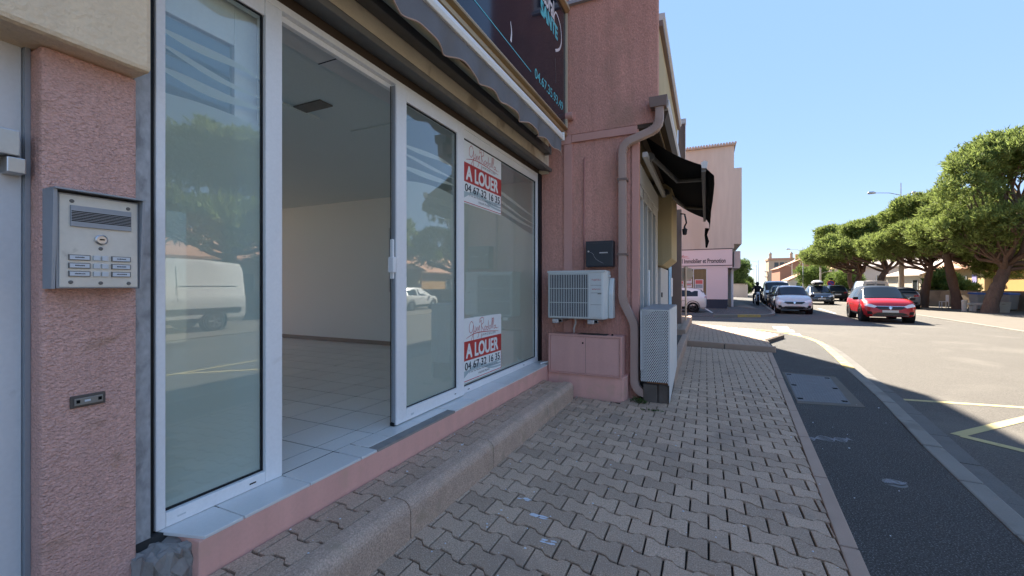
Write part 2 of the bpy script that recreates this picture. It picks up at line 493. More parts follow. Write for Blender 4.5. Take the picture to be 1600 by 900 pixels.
def spline(pts, n=6):
    out = []
    for i in range(len(pts) - 1):
        p0 = pts[max(i - 1, 0)]; p1 = pts[i]; p2 = pts[i + 1]; p3 = pts[min(i + 2, len(pts) - 1)]
        for k in range(n):
            t = k / n
            out.append(tuple(.5 * (2 * b + (c - a) * t + (2 * a - 5 * b + 4 * c - d) * t * t + (3 * b - a - 3 * c + d) * t ** 3)
                             for a, b, c, d in zip(p0, p1, p2, p3)))
    out.append(tuple(pts[-1]))
    return out

# ================================================================== SETTING
def pave_edge(y): return .762 + .069 * (y - 2.765)          # outer edge of the paved strip
KERB = [(1.22, -4), (1.45, 0), (1.689, 3.58), (1.845, 5.22), (2.06, 6.94), (2.185, 8.2), (2.30, 9.5), (2.46, 11), (2.60, 12.5),
        (2.66, 13.6), (2.58, 14.6), (2.28, 15.5), (1.7, 16.3), (.9, 16.95), (-.2, 17.5), (-1.6, 18.0), (-6, 19.2)]
g = B(); g.add([(-900, -900, -.16), (900, -900, -.16), (900, 900, -.16), (-900, 900, -.16)], [(0, 1, 2, 3)])
tag(g.build('ground', 'ground'), kind='structure')
g = B(); g.slab([(1.0, -40), (8.0, -40), (9.2, 0), (11.2, 26), (14, 60), (28, 240), (16, 240), (5.5, 60), (3.6, 29), (1.0, 24.6), (-60, 30), (-60, 26), (-20, 18), (1, 10)], -.155, -.12)
tag(g.build('road', 'road_asphalt'), kind='structure')
# pavement: concrete bed, asphalt strip, pavers
pav = thing('pavement', None, None, kind='structure')
kin = KERB
g = B(); g.slab([(-2.4, -4)] + kin + [(-6, 14.6), (-2.4, 14.6)], -.155, -.022)
g.build('paving_bed', 'joint', pav)
g = B()
ys = [-4 + .5 * i for i in range(32)] + [11.4]
import bisect
def kerb_x(y):
    for (xa, ya), (xb, yb) in zip(KERB, KERB[1:]):
        if ya <= y <= yb: return xa + (xb - xa) * (y - ya) / (yb - ya)
    return KERB[-1][0]
poly = [(pave_edge(y), y) for y in ys if y <= 11.05] + [(1.42, 11.05), (1.44, 12.6), (2.02, 14.1), (1.2, 15.9), (-.6, 17.0), (-5.5, 18.3)]
poly += [(-5.6, 19.05), (-1.6, 17.99), (-.2, 17.49), (.9, 16.94), (1.7, 16.29), (2.27, 15.49), (2.57, 14.6), (2.65, 13.6), (2.59, 12.5), (2.45, 11), (2.29, 9.5), (2.175, 8.2), (2.05, 6.94), (1.835, 5.22), (1.679, 3.58), (1.44, 0), (1.21, -4)]
g.slab(poly[::-1] if False else poly, -.05, 0.)
strip = g.build('asphalt_strip', 'dark_asphalt', pav)

def joint_pts(L):
    return L
PL, PP = .225, .160                         # paver length and row pitch
def wide(x):                                # half depth of the dog-bone at x from its centre
    a = abs(x)
    t = min(1, max(0, (a - .034) / .034))
    t = t * t * (3 - 2 * t)
    return .0655 + (.0945 - .0655) * t
JT = .0056
def paver_outline(shear, inset=0.):
    xs = [-.1125 + JT + inset, -.082, -.066, -.052, -.038, 0, .038, .052, .066, .082, .1125 - JT - inset]
    lo = [(x, -(wide(x) - .0072 - inset)) for x in xs]
    hi = [(x, (wide(x) - .0072 - inset)) for x in reversed(xs)]
    return [(x, y + shear * x) for x, y in lo + hi]
def paver_geo(shear, ztop, clampx=None, cx=0.):
    o1 = paver_outline(shear); o2 = paver_outline(shear, .0036)
    if clampx:
        a, b2 = clampx
        o1 = [(min(max(x, a - cx), b2 - cx), y) for x, y in o1]; o2 = [(min(max(x, a - cx + .004), b2 - cx - .004), y) for x, y in o2]
    n = len(o1)
    vs = [(x, y, ztop - .032) for x, y in o1] + [(x, y, ztop - .0038) for x, y in o1] + [(x, y, ztop) for x, y in o2]
    fs = [(i, (i + 1) % n, n + (i + 1) % n, n + i) for i in range(n)] + [(n + i, n + (i + 1) % n, 2 * n + (i + 1) % n, 2 * n + i) for i in range(n)]
    h = n // 2
    fs += [(2 * n + i, 2 * n + i + 1, 3 * n - 2 - i, 3 * n - 1 - i) for i in range(h - 1)]
    return vs, fs
SH = -.17
def lay(parent, region, y0, y1, ztop, shear, mat, xc, limit, dist):
    """region(y) -> (xmin, xmax); nearest `limit` pavers become parts, the rest one stuff part"""
    cells = []
    i = 0
    y = y0
    while y < y1:
        a, b2 = region(y)
        off = 0 if i % 2 == 0 else PL / 2
        k0 = int(math.floor((a - xc) / PL)) - 2
        k = k0
        while True:
            cx = xc + off + k * PL
            if cx - PL / 2 > b2 + .06: break
            if cx + PL / 2 > a - .06:
                yy = y + shear * (cx - xc)
                aa, bb = region(yy)
                l, r = max(cx - PL / 2, aa), min(cx + PL / 2, bb)
                if r - l > .010 and y0 - .3 < yy < y1 + .3:
                    clip = None if (aa <= cx - PL / 2 and bb >= cx + PL / 2) else (aa, bb)
                    cells.append((cx, yy, clip))
            k += 1
        y += PP; i += 1
    cells = [c for c in cells if dist(c[0], c[1]) is not None]
    cells.sort(key=lambda c: dist(c[0], c[1]))
    proto = None
    rest = B()
    rr = random.Random(3)
    for n, (cx, cy, clip) in enumerate(cells):
        dz = rr.uniform(-.0022, .0012)
        if n < limit:
            if clip is None:
                if proto is None:
                    bb = B(); bb.add(*paver_geo(shear, 0)); proto = bb.build('paver', mat, parent, local=True)
                    o = proto
                else:
                    o = child(proto, 'paver', parent)
            else:
                bb = B(); bb.add(*paver_geo(shear, 0, clip, cx)); o = bb.build('paver', mat, parent, local=True)
            o.location = (cx - parent.location.x, cy - parent.location.y, ztop + dz - parent.location.z)
            o.rotation_euler = (rr.uniform(-.008, .008), rr.uniform(-.008, .008), rr.uniform(-.012, .012))
        else:
            vs, fs = paver_geo(shear, ztop + dz, clip, cx)
            rest.add([(x + cx, y + cy, z) for x, y, z in vs], fs)
    if rest.v:
        tag(rest.build('far_pavers', mat, parent), kind='stuff')
    return cells
def reg_main(y):
    left = -1.60 if y < 5.53 else (-.97 if y < 5.75 else -.43)
    if y < -.2: left = -1.6
    return left, pave_edge(y) - .085
def cam_d2(x, y):
    D = x * .4172 * -1 + y * .9088
    if D < .6: return None
    if abs((x * .9088 + y * .4172) / D) > 1.35: return None
    if D < 1.5 * 660 / 480: return None
    return x * x + y * y
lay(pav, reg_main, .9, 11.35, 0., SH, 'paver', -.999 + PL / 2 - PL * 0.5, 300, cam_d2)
# edge stones between pavers and asphalt
y = 1.0
rr = random.Random(5)
while y < 11.0:
    y2 = min(y + 1.0, 11.05)
    b = B(); b.slab([(pave_edge(y) - .08, y + .006), (pave_edge(y) + .012, y + .006), (pave_edge(y2) + .012, y2 - .006), (pave_edge(y2) - .08, y2 - .006)], -.05, .004 + rr.uniform(-.003, .003))
    b.build('edge_stone', 'edge_stone', pav, bevel=.008)
    y += 1.0
# street kerb: stones 1 m long, yellow past the bay, with a concrete gutter
kerb = thing('kerb', None, None, kind='structure')
gut = B()
acc = []
for (xa, ya), (xb, yb) in zip(KERB, KERB[1:]):
    n = max(1, round(math.hypot(xb - xa, yb - ya) / 1.0))
    for i in range(n):
        acc.append((xa + (xb - xa) * i / n, ya + (yb - ya) * i / n))
acc.append(KERB[-1])
def offp(i, d):
    p = acc[max(i - 1, 0)]; q = acc[min(i + 1, len(acc) - 1)]
    dx, dy = q[0] - p[0], q[1] - p[1]; L = math.hypot(dx, dy)
    return (acc[i][0] + dy / L * d, acc[i][1] - dx / L * d)
def lerp2(a, b, t): return (a[0] + (b[0] - a[0]) * t, a[1] + (b[1] - a[1]) * t)
for i in range(len(acc) - 1):
    a0, a1, b0, b1 = offp(i, 0), offp(i, .15), offp(i + 1, 0), offp(i + 1, .15)
    e = .006
    b = B(); b.slab([lerp2(a0, b0, e), lerp2(a1, b1, e), lerp2(b1, a1, e), lerp2(b0, a0, e)], -.15, .006 + rr.uniform(-.004, .004))
    b.build('kerb_stone', 'yellow_paint' if acc[i][1] > 9.2 else 'kerb_grey', kerb, bevel=.015)
    c0, c1 = offp(i, .155), offp(i, .40); d0, d1 = offp(i + 1, .155), offp(i + 1, .40)
    b = B(); b.slab([lerp2(c0, d0, e), lerp2(c1, d1, e), lerp2(d1, c1, e), lerp2(d0, c0, e)], -.15, -.112 + rr.uniform(-.002, .002))
    b.build('gutter_slab', 'gutter_concrete', kerb)
# manhole plate in the asphalt strip
mh = thing('access_cover', 'large grey steel access cover set in the asphalt strip beside the kerb', 'manhole cover', (1.46, 7.5, 0))
b = B(); b.slab([(1.06, 6.40), (1.78, 6.52), (1.93, 8.50), (1.20, 8.62)], -.03, .004); b.build('concrete_surround', 'pale_concrete', mh)
c00, c10, c11, c01 = Vector((1.075, 6.52, 0)), Vector((1.66, 6.62, 0)), Vector((1.83, 8.38, 0)), Vector((1.225, 8.5, 0))
def cov(u, v): return (c00 * (1 - u) * (1 - v) + c10 * u * (1 - v) + c11 * u * v + c01 * (1 - u) * v)
b = B(); b.slab([tuple(cov(*q)[:2]) for q in ((0, 0), (1, 0), (1, 1), (0, 1))], -.02, .009); b.build('cover_plate', 'manhole', mh, bevel=.004)
b = B()
for i in range(18):
    for j in range(44):
        c = cov((i + .5) / 18, (j + .5) / 44)
        b.obox((c.x, c.y, .0105), (.022, 0.010 * (-1) ** (i + j), 0), (-.004 * (-1) ** (i + j), .010, 0), (0, 0, .003))
tag(b.build('tread_pattern', 'manhole', mh), kind='stuff')
for u, v in ((.08, .06), (.92, .06), (.08, .5), (.92, .5), (.08, .94), (.92, .94)):
    c = cov(u, v); bx(c.x - .03, c.x + .03, c.y - .035, c.y + .035, .009, .0125).build('lifting_slot', 'dark_slot', mh)
for k in range(5):
    c = cov(.5, .22 + k * .14); b = B(); b.ribbon(spline([(-.07, 0), (-.02, .05), (.02, -.03), (.08, .03)], 4), .014, (c.x, c.y, .0118), (1, 0, 0), (0, 1, 0), .001); b.build('paint_scribble', 'chalk', mh)
# surveyor's paint scribbles and a small valve cover on the asphalt
for (x, y, s_, lab) in ((1.12, 5.05, .22, 'white chalky scribble on the asphalt beside the paver edge'),):
    b = B()
    for k in range(5):
        b.ribbon(spline([(-s_, .03 * k - .06), (-.05, .09 - .04 * k), (.06, -.08 + .03 * k), (s_ * .8, .05 - .02 * k)], 6), .012, (x, y, .001), (.9, .35, 0), (-.35, .9, 0), .001 + .0004 * k)
    tag(b.build('paint_scribble', 'chalk'), lab, 'paint mark')
b = B(); b.lathe((1.30, 4.12, -.004), (0, 0, 1), [(.075, 0), (.075, .006), (.062, .0065), (.058, .0048), (.0, .0048)], 20); 
vc = b.build('valve_cover', 'channel_grey'); tag(vc, 'small round valve cover flush in the dark asphalt strip', 'valve cover')
b = B()
for k in range(4):
    b.ribbon(spline([(-.07 + .015 * k, -.035), (-.02, .045 - .02 * k), (.03, -.025), (.08 - .015 * k, .035)], 5), .010, (1.30, 4.12, .006), (1, 0, 0), (0, 1, 0), .001 + .0005 * k)
b.build('paint_scribble', 'chalk', vc)
# splashes and crumbs on the pavers
for x, y, sc, lab in ((-.985, 2.565, 1., 'larger pale paint splash on the pavers near the step'), (-1.16, 2.73, .75, 'streaky white paint splash on the pavers beside the step kerb'), (-.83, 2.33, .8, 'pale paint smear on the pavers in front of the step')):
    b = B()
    for k in range(5):
        c = (x + rr.uniform(-.05, .05) * sc, y + rr.uniform(-.018, .018) * sc)
        n = 9; ph = rr.uniform(0, 6)
        pts = [(c[0] + math.cos(2 * math.pi * i / n) * .03 * sc * rr.uniform(.5, 1.3), c[1] + math.sin(2 * math.pi * i / n) * .012 * sc * rr.uniform(.5, 1.3), .0025 + .0003 * k) for i in range(n)]
        b.add(pts, [tuple(range(n))])
    tag(b.build('paint_splash', 'paint_splash'), lab, 'paint splash')
b = B()
for k in range(150):
    y = rr.uniform(1.9, 7.0) ** 1.0; x = rr.uniform(-1.5, pave_edge(y) + .9) if rr.random() < .6 else rr.uniform(-1.5, -.6)
    z = .001
    if x > pave_edge(y) - .1 : z = .002
    if rr.random() < .25: x = rr.uniform(-1.98, -1.72); z = .221; y = rr.uniform(1.3, 5.2)
    s_ = rr.uniform(.003, .009)
    b.lathe((x, y, z - .001), (0, 0, 1), [(s_, 0), (s_ * rr.uniform(.6, .9), s_ * .5), (0, s_ * .7)], 5)
tag(b.build('litter_crumbs', 'paint_splash'), kind='stuff')
# yellow bay markings and white lines painted on the road
def stripe(name, a, c, wd, mat, lab=None, z=-.116):
    d = Vector((c[0] - a[0], c[1] - a[1], 0)); n = Vector((-d.y, d.x, 0)).normalized() * wd / 2
    b = B(); b.add([(a[0] + n.x, a[1] + n.y, z), (c[0] + n.x, c[1] + n.y, z), (c[0] - n.x, c[1] - n.y, z), (a[0] - n.x, a[1] - n.y, z)], [(0, 1, 2, 3)])
    return tag(b.build(name, mat), kind='structure')
stripe('yellow_line', (2.52, 7.75), (4.9, 8.05), .10, 'road_yellow')
stripe('yellow_line', (2.46, 6.15), (4.2, 7.97), .11, 'road_yellow', z=-.1155)
stripe('yellow_line', (2.50, 6.14), (4.3, 4.45), .11, 'road_yellow', z=-.115)
stripe('yellow_line', (4.28, 8.0), (4.30, 4.3), .10, 'road_yellow', z=-.1145)
for k in range(4):
    stripe('give_way_mark', (2.52 + .02 * k, 14.9 + 1.25 * k), (2.58 + .02 * k, 15.7 + 1.25 * k), .5, 'road_white')
stripe('parking_line', (-4.5, 25.2), (.35, 27.6), .12, 'road_white', z=-.1055)
stripe('parking_line', (.35, 27.6), (-.25, 35), .12, 'road_white', z=-.105)
stripe('centre_line', (6.8, 30), (7.2, 36), .12, 'road_white')
stripe('centre_line', (7.6, 42), (8.0, 48), .12, 'road_white')

# ------------------------------------------------ step in front of the shop
step = thing('shop_step', 'raised brown paved step with rounded kerb in front of the shop window', 'step', (-1.8, 3.0, 0))
bx(-2.0, -1.715, -1.0, 5.40, -.05, .198).build('step_bed', 'joint', step)
lay(step, lambda y: (-1.995, -1.722), 1.1, 5.36, .222, 0., 'paver_step', -1.8345, 300, lambda x, y: y if y > 1.0 else None)
cuts = [-1.0, .15, 1.15, 2.02, 3.09, 4.40, 5.40]
for a, c in zip(cuts, cuts[1:]):
    prof = [(-1.72, -.05), (-1.585, -.05), (-1.585, .155)]
    for k in range(1, 7):
        th = math.pi / 2 * k / 6
        prof.append((-1.65 + .065 * math.cos(th), .155 + .067 * math.sin(th)))
    prof += [(-1.72, .224)]
    b = B(); b.prism([(x, a + .004, z) for x, z in prof], (0, c - a - .008, 0), None)
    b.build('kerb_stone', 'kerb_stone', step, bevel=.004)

# ------------------------------------------------ raised platforms past the shop
pl = thing('side_platform', 'low raised platform along the next shop front with a worn stone edge', 'platform', (-.6, 8.8, 0))
bx(-1.0, -.56, 6.01, 11.9, -.05, .20).build('platform_bed', 'step_stone', pl)
for k in range(6):
    a, c = 5.69 + k * 1.035, 5.69 + (k + 1) * 1.035
    bx(-.56, -.425, a + .005, c - .005, -.05, .235).build('kerb_stone', 'step_stone' if k == 0 else 'edge_stone', pl, bevel=.02)
bx(-.74, -.565, 5.68, 6.0, -.05, .225).build('end_stone', 'step_stone', pl, bevel=.012)
cp = thing('corner_platform', 'raised paved platform with brown kerb at the street corner', 'platform', (.4, 13, 0))
outl = [(-.62, 11.50), (1.40, 11.05), (1.44, 12.6), (2.02, 14.1), (1.2, 15.9), (-.6, 17.0), (-5.5, 18.3), (-5.5, 15.2), (-.62, 15.2)]
b = B(); b.slab(outl, -.05, .095); b.build('platform_bed', 'step_stone', cp)
def reg_plat(y):
    if y < 12.6: r = 1.44
    elif y < 14.1: r = 1.44 + (y - 12.6) * .386
    elif y < 15.9: r = 2.02 - (y - 14.1) * .4556
    else: r = 1.2 - (y - 15.9) * 1.63
    return -.62, r - .06
lay(cp, reg_plat, 11.62, 16.7, .106, -.2, 'paver_step', -.5, 0, lambda x, y: y if y > 11.7 - .225 * (x + .62) else None)
for k in range(2):
    a = Vector((-.62, 11.50, 0)).lerp(Vector((1.42, 11.04, 0)), k / 2); c = Vector((-.62, 11.50, 0)).lerp(Vector((1.42, 11.04, 0)), (k + 1) / 2)
    d = (c - a).normalized() * .005; n = Vector((.22, .975, 0)) * .13
    b = B(); b.slab([tuple((a + d)[:2]), tuple((c - d)[:2]), tuple((c - d + n)[:2]), tuple((a + d + n)[:2])], -.05, .125); b.build('kerb_stone', 'edge_stone', cp, bevel=.015)
ub = thing('upper_step', 'small higher paved block carrying the stop sign post', 'step', (-1.2, 15, 0))
bx(-2.2, -.56, 12.45, 18.2, -.05, .28).build('step_bed', 'joint', ub)
bx(-2.0, -.50, 12.35, 12.49, -.05, .31).build('kerb_stone', 'edge_stone', ub, bevel=.015)
for k in range(5):
    bx(-.64, -.50, 12.5 + k * 1.12, 13.6 + k * 1.12, -.05, .31).build('kerb_stone', 'edge_stone', ub, bevel=.015)
lay(ub, lambda y: (-1.4, -.645), 12.5, 18.1, .292, 0, 'paver', -.8, 0, lambda x, y: y)

# ================================================================== SHOP BUILDING
sb = thing('shop_building', 'pink stucco corner building with the empty white framed shop window', 'building', (-2.2, 3.5, 0))
# upper mass and rear mass (out of the frame, they shade the street)
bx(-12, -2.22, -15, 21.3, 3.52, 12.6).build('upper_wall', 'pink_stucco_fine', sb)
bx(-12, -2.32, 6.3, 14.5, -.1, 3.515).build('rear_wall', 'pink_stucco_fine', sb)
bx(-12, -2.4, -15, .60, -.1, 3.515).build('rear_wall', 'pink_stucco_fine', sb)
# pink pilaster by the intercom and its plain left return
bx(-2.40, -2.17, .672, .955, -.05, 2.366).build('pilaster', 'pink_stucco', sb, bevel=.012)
# door at the far left
dr = bx(-2.36, -2.30, -.35, .655, .15, 2.42).build('entrance_door', 'door_paint', sb)
bx(-2.30, -2.27, .60, .655, .15, 2.42).build('door_stile', 'door_paint', dr, bevel=.003)
bx(-2.30, -2.27, -.3, .592, 2.315, 2.42).build('door_rail', 'door_paint', dr, bevel=.003)
bx(-2.31, -2.285, -.3, .590, .25, 2.305).build('door_panel', 'inner_frame', dr)
bx(-2.285, -2.279, .571, .579, .25, 2.305).build('panel_bead', 'grey_metal', dr)
bx(-2.33, -2.25, .657, .671, .0, 2.42).build('door_jamb', 'grey_metal', sb)
bx(-2.30, -2.262, .656, .672, .0, 2.38).build('jamb_seal', 'grey_metal', sb)
h = bx(-2.268, -2.20, .20, .632, 1.955, 2.045).build('door_closer', 'steel', sb, bevel=.004)
bx(-2.268, -2.205, .60, .648, 1.895, 1.951).build('closer_block', 'steel', h, bevel=.004)
# beige lintel block above
b = B(); b.box(-2.4, -2.066, -3, .962, 2.368, 5.5); b.build('lintel', 'beige_stucco', sb, bevel=.02)
# zinc jamb strip and rubble at its foot
bx(-2.235, -2.205, .958, 1.018, .30, 2.8).build('jamb_strip', 'zinc', sb)
bx(-2.30, -2.236, 1.016, 1.044, .28, 3.1).build('jamb_gap', 'gasket', sb)
# riser and sill
b = B()
b.prism([(-2.35, 1.10, -.05), (-2.002, 1.10, -.05), (-2.002, 1.10, .386), (-2.35, 1.10, .386)], (0, 4.74, 0), None)
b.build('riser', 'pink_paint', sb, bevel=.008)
def rough_block(name, mat, parent, x0, x1, y0, y1, z0, z1, amp, seed):
    bmx = bmesh.new(); bmesh.ops.create_cube(bmx, size=1)
    bmesh.ops.scale(bmx, vec=(x1 - x0, y1 - y0, z1 - z0), verts=bmx.verts); bmesh.ops.translate(bmx, vec=((x0 + x1) / 2, (y0 + y1) / 2, (z0 + z1) / 2), verts=bmx.verts)
    bmesh.ops.subdivide_edges(bmx, edges=bmx.edges, cuts=7, use_grid_fill=True)
    rg = random.Random(seed)
    for v in bmx.verts:
        v.co += Vector((rg.uniform(-1, .3), rg.uniform(-1, .6), rg.uniform(-1, .25))) * amp
    b_ = B(); b_.add([tuple(v.co) for v in bmx.verts], [tuple(v.index for v in f.verts) for f in bmx.faces]); bmx.free()
    return b_.build(name, mat, parent)
rough_block('broken_corner', 'mortar', sb, -2.32, -2.045, .945, 1.11, -.05, .372, .022, 4)
rough_block('broken_corner', 'mortar', sb, -2.30, -2.03, .94, 1.10, -.05, .16, .025, 5)
for k in range(5):
    x, y, s_ = rr.uniform(-2.14, -2.04), rr.uniform(.93, 1.11), rr.uniform(.018, .042)
    b = B(); b.lathe((x, y, rr.uniform(.16, .34)), (rr.uniform(-.3, .3), rr.uniform(-.3, .3), 1), [(s_, 0), (s_ * .9, s_ * .6), (s_ * .3, s_ * .9)], 7); b.build('rubble', 'mortar', sb)
bx(-2.15, -2.003, 2.20, 3.165, .34, .3965).build('mortar_patch', 'mortar', sb)
# window sill tiles
ycut = [1.05, 1.298, 1.668, 2.05]
for a, c in zip(ycut, ycut[1:]):
    b = B(); b.slab([(-2.24, a + .003), (-2.0, a + .003) if a > 1.1 else (-2.0, a + .07), (-2.0, c - .003), (-2.24, c - .003)], .384, .400); b.build('sill_tile', 'tile', sb, bevel=.003)
for a, c, xo in ((2.055, 2.195, -2.0), (2.2, 2.42, -2.085), (2.42, 2.79, -2.085), (2.79, 3.165, -2.085), (3.17, 3.53, -2.005), (3.53, 3.9, -2.005), (3.9, 4.27, -2.005), (4.27, 4.64, -2.005), (4.64, 5.01, -2.005), (5.01, 5.38, -2.005), (5.38, 5.80, -2.005)):
    bx(-2.245, xo, a + .002, c - .002, .384, .400).build('sill_tile', 'tile', sb, bevel=.003)
# room: floor slab, tiles, walls, ceiling
bx(-9.3, -2.2, .60, 6.3, -.1, .397).build('floor_slab', 'grout', sb)
tproto = None
for i in range(17):
    for j in range(-3, 11):
        x1 = -2.045 - .37 * i; y0_ = 2.052 + .37 * j
        x0, xr, ya, yb = x1 - .37, x1, max(y0_, .95), min(y0_ + .37, 6.09)
        if i == 0: xr = -2.247
        if yb - ya < .05: continue
        if i > 0 and yb - ya > .365:
            if tproto is None:
                tproto = bx(.003, .363, .003, .363, .004, .012).build('floor_tile', 'tile', sb, local=True); o = tproto
            else: o = child(tproto, 'floor_tile', sb)
            o.location = (x0 + .002 + 2.2, ya + .002 - 3.5, .388)
        else:
            bx(x0 + .005, xr - .004, ya + .005, yb - .004, .392, .400).build('floor_tile', 'tile', sb)
bx(-9.3, -2.33, 6.10, 6.28, .388, 3.3).build('side_wall', 'room_wall', sb)
bx(-9.3, -2.33, .64, .80, .388, 3.3).build('side_wall', 'room_wall', sb)
b = B(); b.box(-9.45, -9.3, .6, 1.1, .388, 3.3); b.box(-9.45, -9.3, 5.7, 6.3, .388, 3.3); b.box(-9.45, -9.3, 1.1, 5.7, 2.95, 3.3); b.build('back_wall', 'room_wall', sb)  # unseen back wall; its wide opening is added to bring daylight into the room
for k in range(5): bx(-9.40, -9.34, 1.1 + k * 1.13, 1.17 + k * 1.13, .40, 2.95).build('added_opening_mullion', 'inner_frame', sb)
bx(-9.3, -2.5, 6.085, 6.10, .400, .475).build('skirting', 'skirting', sb)
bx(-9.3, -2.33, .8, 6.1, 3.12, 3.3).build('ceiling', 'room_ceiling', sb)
bx(-2.53, -2.335, .8, 6.1, 3.095, 3.119).build('ceiling_edge', 'inner_frame', sb)
bx(-2.536, -2.532, .8, 6.1, 3.10, 3.119).build('ceiling_joint', 'ink', sb)
for a, c, d, e in ((-3.385, -2.54, 2.92, 3.32), (-3.06, -2.54, 3.32, 6.1), (-9.0, -3.385, .85, 2.92)):
    pass
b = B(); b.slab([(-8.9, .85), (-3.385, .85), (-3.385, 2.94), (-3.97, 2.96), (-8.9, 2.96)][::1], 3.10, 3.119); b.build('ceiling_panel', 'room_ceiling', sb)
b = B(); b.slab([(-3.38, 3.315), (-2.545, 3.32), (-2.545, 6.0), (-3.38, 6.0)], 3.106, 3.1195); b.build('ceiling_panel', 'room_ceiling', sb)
bx(-3.40, -3.05, 2.64, 2.78, 3.108, 3.118).build('ceiling_vent', 'channel_grey', sb)
bx(-2.54, -2.336, 2.18, 2.19, 3.0935, 3.0955).build('ceiling_joint', 'ink', sb)
# ---- shop window frame
wf = bpy.data.objects.new('shop_window', None); COL.objects.link(wf); wf.parent = sb
F0, F1 = -2.30, -2.222
def fr(name, y0, y1, z0, z1, x0=F0, x1=F1, mat='white_frame', bev=.004): return bx(x0, x1, y0, y1, z0, z1).build(name, mat, wf, bevel=bev)
fr('jamb', 1.046, 1.084, .402, 3.128); fr('mullion', 1.562, 1.663, .402, 3.085); fr('jamb', 5.690, 5.745, .402, 3.128)
fr('bottom_rail', 1.085, 1.561, .402, .468); fr('bottom_rail', 3.676, 5.689, .402, .468)
fr('head_rail', 1.085, 5.689, 3.086, 3.128); fr('head_rail', 1.085, 1.561, 3.0, 3.085, F0, F1 - .006); fr('head_rail', 3.676, 5.689, 3.0, 3.085, F0, F1 - .006)
fr('mullion', 3.632, 3.675, .402, 3.085)
fr('track', 1.664, 3.63, 3.05, 3.0855, F0, -2.262)
bx(-2.26, -2.246, 1.5525, 1.5615, .469, 2.999).build('gasket', 'gasket', wf); bx(-2.26, -2.246, 1.085, 1.5515, .4685, .476).build('gasket', 'gasket', wf)
bx(-2.26, -2.246, 5.680, 5.6895, .469, 2.999).build('gasket', 'gasket', wf); bx(-2.26, -2.246, 3.676, 5.679, .4685, .475).build('gasket', 'gasket', wf)
bx(-2.246, -2.238, 1.085, 1.552, 2.992, 2.9995).build('gasket', 'gasket', wf); bx(-2.246, -2.238, 3.676, 5.68, 2.992, 2.9995).build('gasket', 'gasket', wf)
for yy in (1.13, 1.47, 3.75, 5.2): bx(-2.2225, -2.220, yy, yy + .035, .43, .437).build('drain_slot', 'dark_slot' if yy > 1.2 else 'inner_frame', wf)
def pane(parent, y0, y1, z0, z1, x, mat='shop_glass'): return bx(x - .006, x, y0, y1, z0, z1).build('glass_pane', mat, parent)
pane(wf, 1.082, 1.558, .466, 3.002, -2.250)
pane(wf, 3.674, 5.688, .466, 3.002, -2.250)
def frosted(parent, y0, y1, z0, zt, x, waves=True):
    """frosted film with a wavy top edge and wavy ribbons of film above it"""
    n = 24; top = []
    for i in range(n + 1):
        y = y0 + (y1 - y0) * i / n
        top.append((y, zt(y)))
    b = B()
    vs = []
    for y, z in top: vs += [(x, y, z0), (x, y, z)]
    b.add(vs, [(2 * i, 2 * i + 2, 2 * i + 3, 2 * i + 1) for i in range(n)])
    b.build('frosted_film', 'frost', parent, fix=False)
    if waves:
        for (d0, a1, d1, wd) in ((.06, .05, .05, .035), (.13, .09, .04, .022), (.22, .07, .10, .03)):
            pts = []
            for i in range(n + 1):
                u = i / n; y = y0 + (y1 - y0) * u
                pts.append((y, zt(y) + d0 + a1 * (1 - u) - .05 * math.sin(u * 3.1 + d1 * 20) * u))
            wds = [wd * (.35 + 1.1 * math.sin(math.pi * (i / n) ** .8)) for i in range(n + 1)]
            b = B(); b.ribbon(pts, wds, (x + .001, 0, 0), (0, 1, 0), (0, 0, 1)); b.build('film_ribbon', 'frost', parent, fix=False)
frosted(wf, 1.083, 1.556, .47, lambda y: 2.385 + .02 * math.sin((y - 1.08) * 6) - (y - 1.08) * .02, -2.262)
frosted(wf, 3.676, 5.686, .47, lambda y: 2.30 + .08 * math.sin((y - 3.4) * 1.9), -2.262)
# sliding leaf
sl = bpy.data.objects.new('sliding_door', None); COL.objects.link(sl); sl.parent = sb
def lf(name, y0, y1, z0, z1, mat='white_frame', x0=-2.250, x1=-2.190): return bx(x0, x1, y0, y1, z0, z1).build(name, mat, sl, bevel=.004)
lf('stile', 2.615, 2.738, .41, 3.072); lf('stile', 3.502, 3.629, .41, 3.072); lf('bottom_rail', 2.7385, 3.5015, .41, .508); lf('top_rail', 2.7385, 3.5015, 2.980, 3.072)
lf('edge_seal', 2.608, 2.6145, .41, 3.06, 'grey_metal', -2.235, -2.20)
lf('edge_gasket', 2.606, 2.612, .41, 3.06, 'gasket', -2.246, -2.238)
lf('corner_cap', 2.600, 2.622, .402, .43, 'gasket', -2.245, -2.205)
b = B(); b.box(-2.218, -2.206, 2.7385, 2.742, .51, 2.978); b.box(-2.218, -2.206, 3.4935, 3.5015, .51, 2.978); b.box(-2.218, -2.206, 2.742, 3.493, .5085, .514); b.box(-2.218, -2.206, 2.742, 3.493, 2.973, 2.9795); b.build('gasket', 'gasket', sl)
pane(sl, 2.738, 3.502, .507, 2.981, -2.222)
frosted(sl, 2.742, 3.498, .51, lambda y: 2.345 + .05 * math.sin((y - 2.7) * 3.2), -2.232)
b = B(); b.box(-2.262, -2.2505, 2.55 + .06, 2.612, 1.45, 1.95); b.build('lock_plate', 'steel', sl)
b = B(); b.box(-2.235, -2.18, 2.565, 2.604, 1.60, 1.72); b.box(-2.23, -2.20, 2.585, 2.604, 1.55, 1.86); b.build('door_handle', 'white_frame', sl, bevel=.006)
bx(-2.1895, -2.187, 2.79, 2.825, .44, .455).build('drain_slot', 'inner_frame', sl); bx(-2.1895, -2.187, 3.45, 3.475, .455, .461).build('drain_slot', 'dark_slot', sl)
